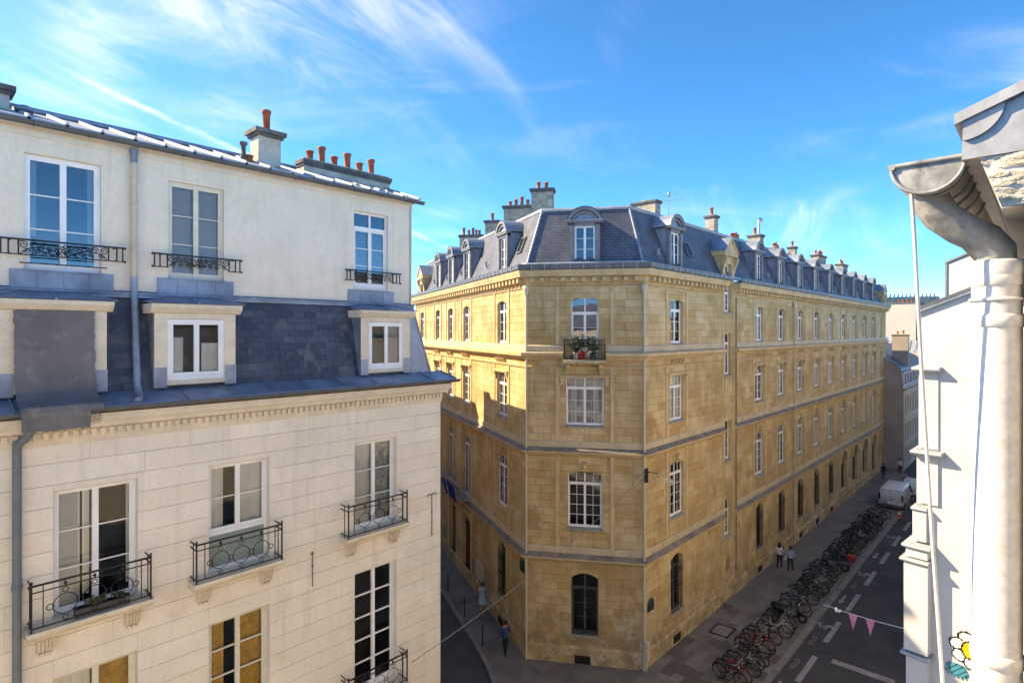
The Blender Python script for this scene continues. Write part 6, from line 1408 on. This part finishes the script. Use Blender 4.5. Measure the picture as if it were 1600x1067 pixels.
def vehicle(name, label, cat, t, n, secs, L_, hw, top, van):
    o = thing(name, label, cat, tuple(street(t, n, .005)), math.atan2(rv.y, rv.x)); b = MB(); loft(b, secs, M_VAN); bo = put('body', b.mesh('body'), o)
    r = .33
    for x in (.75, L_ - .85):
        for s in (-1, 1):
            b = MB(); b.lathe([(.2, -.1), (r, -.1), (r, .1), (.2, .1)], (0, 0, 0), M_BLACK, 18); w_ = put('wheel', b.mesh('wheel'), o, (x, s * (hw - .1), r)); w_.rotation_euler = (math.pi / 2, 0, 0); b = MB(); b.lathe([(.0, -.112), (.18, -.112), (.2, -.09)], (0, 0, 0), M_CHROME, 14); b.lathe([(.2, .09), (.18, .112), (.0, .112)], (0, 0, 0), M_CHROME, 14); put('rim', b.mesh('rim'), w_)
            b = MB(); b.lathe([(r + .05, -.09), (r + .05, .125)], (0, 0, 0), M_BLACK, 18); aw = put('wheel_arch', b.mesh('wheel_arch'), o, (x, s * (hw - .115), r)); aw.rotation_euler = (math.pi / 2, 0, 0)
    b = MB(); b.box(-.1, .12, -hw * .97, hw * .97, .32, .55, M_BUMP if van else M_VAN); put('rear_bumper', b.mesh('rear_bumper'), o); b = MB(); b.box(L_ - .12, L_ + .08, -hw * .93, hw * .93, .3, .55, M_BUMP if van else M_VAN); put('front_bumper', b.mesh('front_bumper'), o)
    for s in (-1, 1):
        b = MB(); b.box(-.03, .05, min(s * hw * .85, s * hw * .99), max(s * hw * .85, s * hw * .99), .95 if van else .75, 1.5 if van else 1.0, M_LAMP); put('tail_light', b.mesh('tail_light'), o)
        b = MB(); b.ellip((L_ - .7 if not van else L_ - 1.35, s * (hw + .1), 1.05 if not van else 1.3), (.08, .1, .12 if van else .08), M_BLACK, 8, 5); put('door_mirror', b.mesh('door_mirror'), o)
    if van:
        b = MB(); b.box(-.022, -.0, -.012, .012, .6, 1.85, M_BUMP); b.box(-.022, 0, -hw * .8, hw * .8, 1.86, 1.875, M_BUMP); b.box(-.04, 0, -.25, .25, .66, .78, M_WHITE); b.box(-.04, 0, -.18, -.04, 1.02, 1.08, M_BUMP); put('rear_door_seams', b.mesh('rear_door_seams'), o)
        for s in (-1, 1):
            for x0, x1 in ((2.0, 2.012), (3.2, 3.212), (4.05, 4.062)): b = MB(); b.box(x0, x1, min(s * hw * .97, s * hw * 1.005), max(s * hw * .97, s * hw * 1.005), .5, 1.6, M_BUMP); put('door_seam', b.mesh('door_seam'), o)
            b = MB(); b.box(3.35, 4.0, min(s * hw * .93, s * hw * .985), max(s * hw * .93, s * hw * .985), 1.25, 1.72, M_GLD); put('side_window', b.mesh('side_window'), o)
        b = MB(); b.quad([(4.2, -.72, 1.78), (4.2, .72, 1.78), (4.72, .8, 1.2), (4.72, -.8, 1.2)], M_GLD); put('windscreen', b.mesh('windscreen'), o)
    else:
        b = MB(); b.quad([(.04, .58, 1.0), (.04, -.58, 1.0), (.30, -.52, 1.38), (.30, .52, 1.38)], M_GLD); put('rear_window', b.mesh('rear_window'), o)
        for s in (-1, 1): b = MB(); b.add([(.6, s * hw * .985, 1.0), (2.9, s * hw * .985, .98), (2.35, s * hw * .87, 1.4), (.75, s * hw * .87, 1.4)], [(0, 1, 2, 3)], M_GLD); put('side_window', b.mesh('side_window'), o)
        b = MB(); b.quad([(2.45, -.56, 1.42), (2.45, .56, 1.42), (3.1, .66, .98), (3.1, -.66, .98)], M_GLD); put('windscreen', b.mesh('windscreen'), o)
vehicle('delivery_van', 'white delivery van parked at the end of the bicycle row, closed rear doors', 'van', 61.8, -10.25, [(0, .35, 1.88, .9, .93, .84), (.15, .3, 1.95, .93, .96, .86), (2, .28, 1.97, .94, .97, .87), (3.9, .28, 1.95, .94, .97, .86), (4.35, .28, 1.75, .93, .95, .8), (4.75, .3, 1.2, .9, .92, .78), (5.0, .35, .85, .8, .82, .7)], 5.0, .95, 1.95, True)
vehicle('parked_car', 'small white car parked in front of the delivery van', 'car', 68.0, -9.75, [(0, .4, 1.0, .75, .8, .66), (.25, .3, 1.42, .82, .85, .6), (1.2, .28, 1.5, .84, .87, .62), (2.4, .28, 1.46, .84, .87, .6), (3.1, .28, 1.0, .84, .86, .68), (3.8, .32, .85, .78, .8, .62), (4.0, .4, .7, .66, .7, .55)], 4.0, .86, 1.5, False)
# ---------------------------------------------------------------- people
M_SKIN = mat('skin', (.36, .20, .14), .6, var=.06, bump=0, fine=0); M_SKIND = mat('brown skin', (.16, .085, .055), .6, var=.06, bump=0, fine=0); M_HAIRD = mat('dark hair', (.015, .011, .009), .7, bump=.3, bscale=90); M_HAIRB = mat('brown hair', (.07, .04, .022), .7, bump=.3, bscale=90)
def cloth(name, c): return mat(name, c, .9, var=.12, scale=7, bump=.25, bscale=24, fine=.06)
def person(label, p, face, h, skin, hair, top, legs, shoe, stride=.2, arms=((.12, .05), (-.1, .05)), bag=None, dress=None, longhair=False, sleeves=True, lean=0.):
    """face = heading (radians, direction the person walks); arms = (forward swing, bend) for both"""
    k = h / 1.72; V = []; E = []; RD = []
    def v(x, y, z, r, par=None):
        V.append((x * k, y * k, z * k)); RD.append(r * k)
        if par is not None: E.append((par, len(V) - 1))
        return len(V) - 1
    pel = v(0, 0, .95, .135); w = v(.01, 0, 1.08, .125, pel); ch_ = v(.02 + lean * .2, 0, 1.26, .145, w); sh_ = v(.015 + lean * .35, 0, 1.41, .11, ch_); nk = v(.03 + lean * .4, 0, 1.49, .052, sh_); jaw = v(.055 + lean * .45, 0, 1.55, .066, nk); hd = v(.045 + lean * .45, 0, 1.63, .092, jaw); tp = v(.035 + lean * .45, 0, 1.70, .06, hd)
    for s, (sw, bend) in zip((-1, 1), arms):
        a = v(.01 + lean * .35, s * .17, 1.40, .062, sh_); el = v(.0 + sw * .5 + lean * .3, s * .225, 1.13, .044, a); wr_ = v(sw + bend, s * .23, .92 + abs(bend) * .5, .03, el); pm = v(sw + bend + .03, s * .23, .86 + abs(bend) * .5, .032, wr_)
        for q, (dy, L_) in enumerate(((-.027, .075), (-.009, .085), (.009, .08), (.027, .065))): f1 = v(sw + bend + .04, s * .23 + dy, .82 + abs(bend) * .5, .0095, pm); v(sw + bend + .06, s * .23 + dy, .82 - L_ + abs(bend) * .5, .008, f1)
        th = v(sw + bend + .07, s * .215, .865 + abs(bend) * .5, .010, pm); v(sw + bend + .09, s * .21, .83 + abs(bend) * .5, .009, th)
    for s, d in ((-1, 1), (1, -1)):
        hp = v(0, s * .085, .90, .098, pel); kn = v(stride * d * .45 + .03, s * .09, .50, .066, hp); an = v(stride * d - (.05 if d < 0 else 0), s * .09, .09, .042, kn); v(stride * d + .06, s * .095, .045, .04, an); v(stride * d + .15, s * .105, .032, .032, len(V) - 1); 
    me = D.meshes.new('person'); me.from_pydata(V, E, []); o = D.objects.new('person', me); COL.objects.link(o); m = o.modifiers.new('s', 'SKIN'); m.use_smooth_shade = True
    for i, r in enumerate(RD): sv = me.skin_vertices[0].data[i]; sv.radius = (r, r); sv.use_root = (i == 0)
    o.modifiers.new('d', 'SUBSURF').levels = 2
    dg = bpy.context.evaluated_depsgraph_get(); dg.update(); nm = D.meshes.new_from_object(o.evaluated_get(dg)); D.objects.remove(o); nm.name = 'person'
    nm.materials.clear()
    for m_ in (skin, top, legs, shoe): nm.materials.append(m_)
    for f in nm.polygons:
        c = f.center / k; f.use_smooth = True; arm = abs(c.y) > .175 and c.z < 1.36
        if c.z > 1.455: f.material_index = 0
        elif arm and c.z > .80: f.material_index = 1 if (sleeves and c.z > .95) or (not sleeves and c.z > 1.22) else 0
        elif c.z > .93: f.material_index = 1
        elif c.z > .085: f.material_index = (2 if not dress else 0)
        else: f.material_index = 3
    # nose and face relief
    for vt in nm.vertices:
        c = vt.co / k; d = Vector((c.x - (.145 + lean * .45), c.y, c.z - 1.605)); g = math.exp(-(d.y ** 2 / .0003 + d.z ** 2 / .0007)) if c.x > .08 + lean * .45 else 0; vt.co.x += .02 * k * g
    zmin = min(vt.co.z for vt in nm.vertices)
    for vt in nm.vertices: vt.co.z -= zmin
    o = put('person', nm, None, tuple(p), face); tag(o, label, 'person')
    b = MB(); hx = (.03 + lean * .45) * k; n, q = 14, 8; vv = []; fs = []
    for i in range(q + 1):
        a = math.pi * .62 * i / q
        for j in range(n):
            t = 2 * math.pi * j / n; cut = 1 - .25 * max(0, math.cos(t)) * (i / q); rr = .112 * k; vv.append((hx - .008 + rr * math.sin(a * cut) * math.cos(t), rr * .92 * math.sin(a * cut) * math.sin(t), (1.632 * k - zmin) + rr * 1.08 * math.cos(a * cut)))
    for i in range(q):
        for j in range(n): fs.append((i * n + j, (i + 1) * n + j, (i + 1) * n + (j + 1) % n, i * n + (j + 1) % n))
    b.add(vv, fs, hair, True)
    if longhair: b.ellip((hx - .06, 0, 1.50 * k - zmin), (.07 * k, .12 * k, .17 * k), hair, 10, 6)
    put('hair', b.mesh('hair'), o)
    e = MB()
    for s in (-1, 1): e.ellip(((.128 + lean * .45) * k, s * .034 * k, 1.635 * k - zmin), (.012, .013, .009), M_HAIRD, 6, 4)
    e.box((.125 + lean * .45) * k, (.142 + lean * .45) * k, -.025 * k, .025 * k, 1.562 * k - zmin, 1.57 * k - zmin, M_TERRA); put('face', e.mesh('face'), o)
    ea = MB()
    for s in (-1, 1): ea.ellip(((.04 + lean * .45) * k, s * .095 * k, 1.615 * k - zmin), (.022, .012, .032), skin, 6, 4)
    put('ears', ea.mesh('ears'), o)
    if dress:
        dr = MB(); prof = []
        for z, rx, ry in ((.52, .26, .25), (.7, .22, .22), (.9, .175, .185), (1.05, .14, .15)): prof.append((z, rx, ry))
        vv = []; n = 20
        for z, rx, ry in prof:
            for j in range(n): t = 2 * math.pi * j / n; w_ = 1 + .07 * math.sin(5 * t) * (1.1 - z); vv.append((rx * k * w_ * math.cos(t), ry * k * w_ * math.sin(t), z * k - zmin))
        dr.add(vv, [(i * n + j, i * n + (j + 1) % n, (i + 1) * n + (j + 1) % n, (i + 1) * n + j) for i in range(3) for j in range(n)], dress, True); put('skirt', dr.mesh('skirt'), o)
    if bag:
        g = MB(); g.box(-.16 * k, .1 * k, .24 * k, .33 * k, .78 * k, 1.02 * k, bag); g.tube([(-.03 * k, .28 * k, 1.02 * k), (0, .2 * k, 1.25 * k), (.0, .1 * k, 1.42 * k)], .014, bag, 5); put('shoulder_bag', g.mesh('shoulder_bag'), o)
    return o
T_W, T_LB, T_N, T_PB = cloth('white cotton', (.62, .61, .58)), cloth('light blue cotton', (.30, .38, .50)), cloth('dark blue jacket', (.03, .06, .16)), cloth('pale blue cotton', (.32, .46, .62)); L_K, L_D = cloth('black trousers', (.015, .015, .017)), cloth('blue denim', (.05, .07, .13)); S_W, S_K = mat('white trainers', (.7, .7, .7), .6, bump=0), mat('dark shoes', (.02, .02, .02), .6, bump=0)
def hd(v): return math.atan2(v.y, v.x)
person('person in a pale blue dress walking along the shaded side street pavement', (-1.71, 33.2, PAVE), hd(lv), 1.68, M_SKIN, M_HAIRB, T_PB, T_PB, S_K, .16, dress=T_PB, sleeves=False)
person('person in dark blue jacket and black trousers at the building corner', (-.32, 28.6, PAVE), hd(lv), 1.76, M_SKIN, M_HAIRD, T_N, L_K, S_W, .2, ((.2, .16), (-.1, .1)))
person('person with long dark hair in a white top by the golden wall', (18.3, 39.4, PAVE), hd(rv), 1.70, M_SKIND, M_HAIRD, T_W, L_K, S_K, .15, longhair=True)
person('person in a light blue shirt with a shoulder bag by the golden wall', (18.75, 38.8, PAVE), hd(rv), 1.66, M_SKIND, M_HAIRD, T_LB, L_K, S_K, .15, bag=T_W)
person('person in dark clothes standing by the arched door near the van', (40.5, 62.8, PAVE), hd(-rv), 1.78, M_SKIN, M_HAIRD, L_K, L_D, S_K, .05)
person('person in a white shirt standing behind the parked vehicles', (44.2, 65.6, PAVE), hd(-rv), 1.72, M_SKIN, M_HAIRD, T_W, L_K, S_K, .05, ((.25, .2), (.2, .15)))
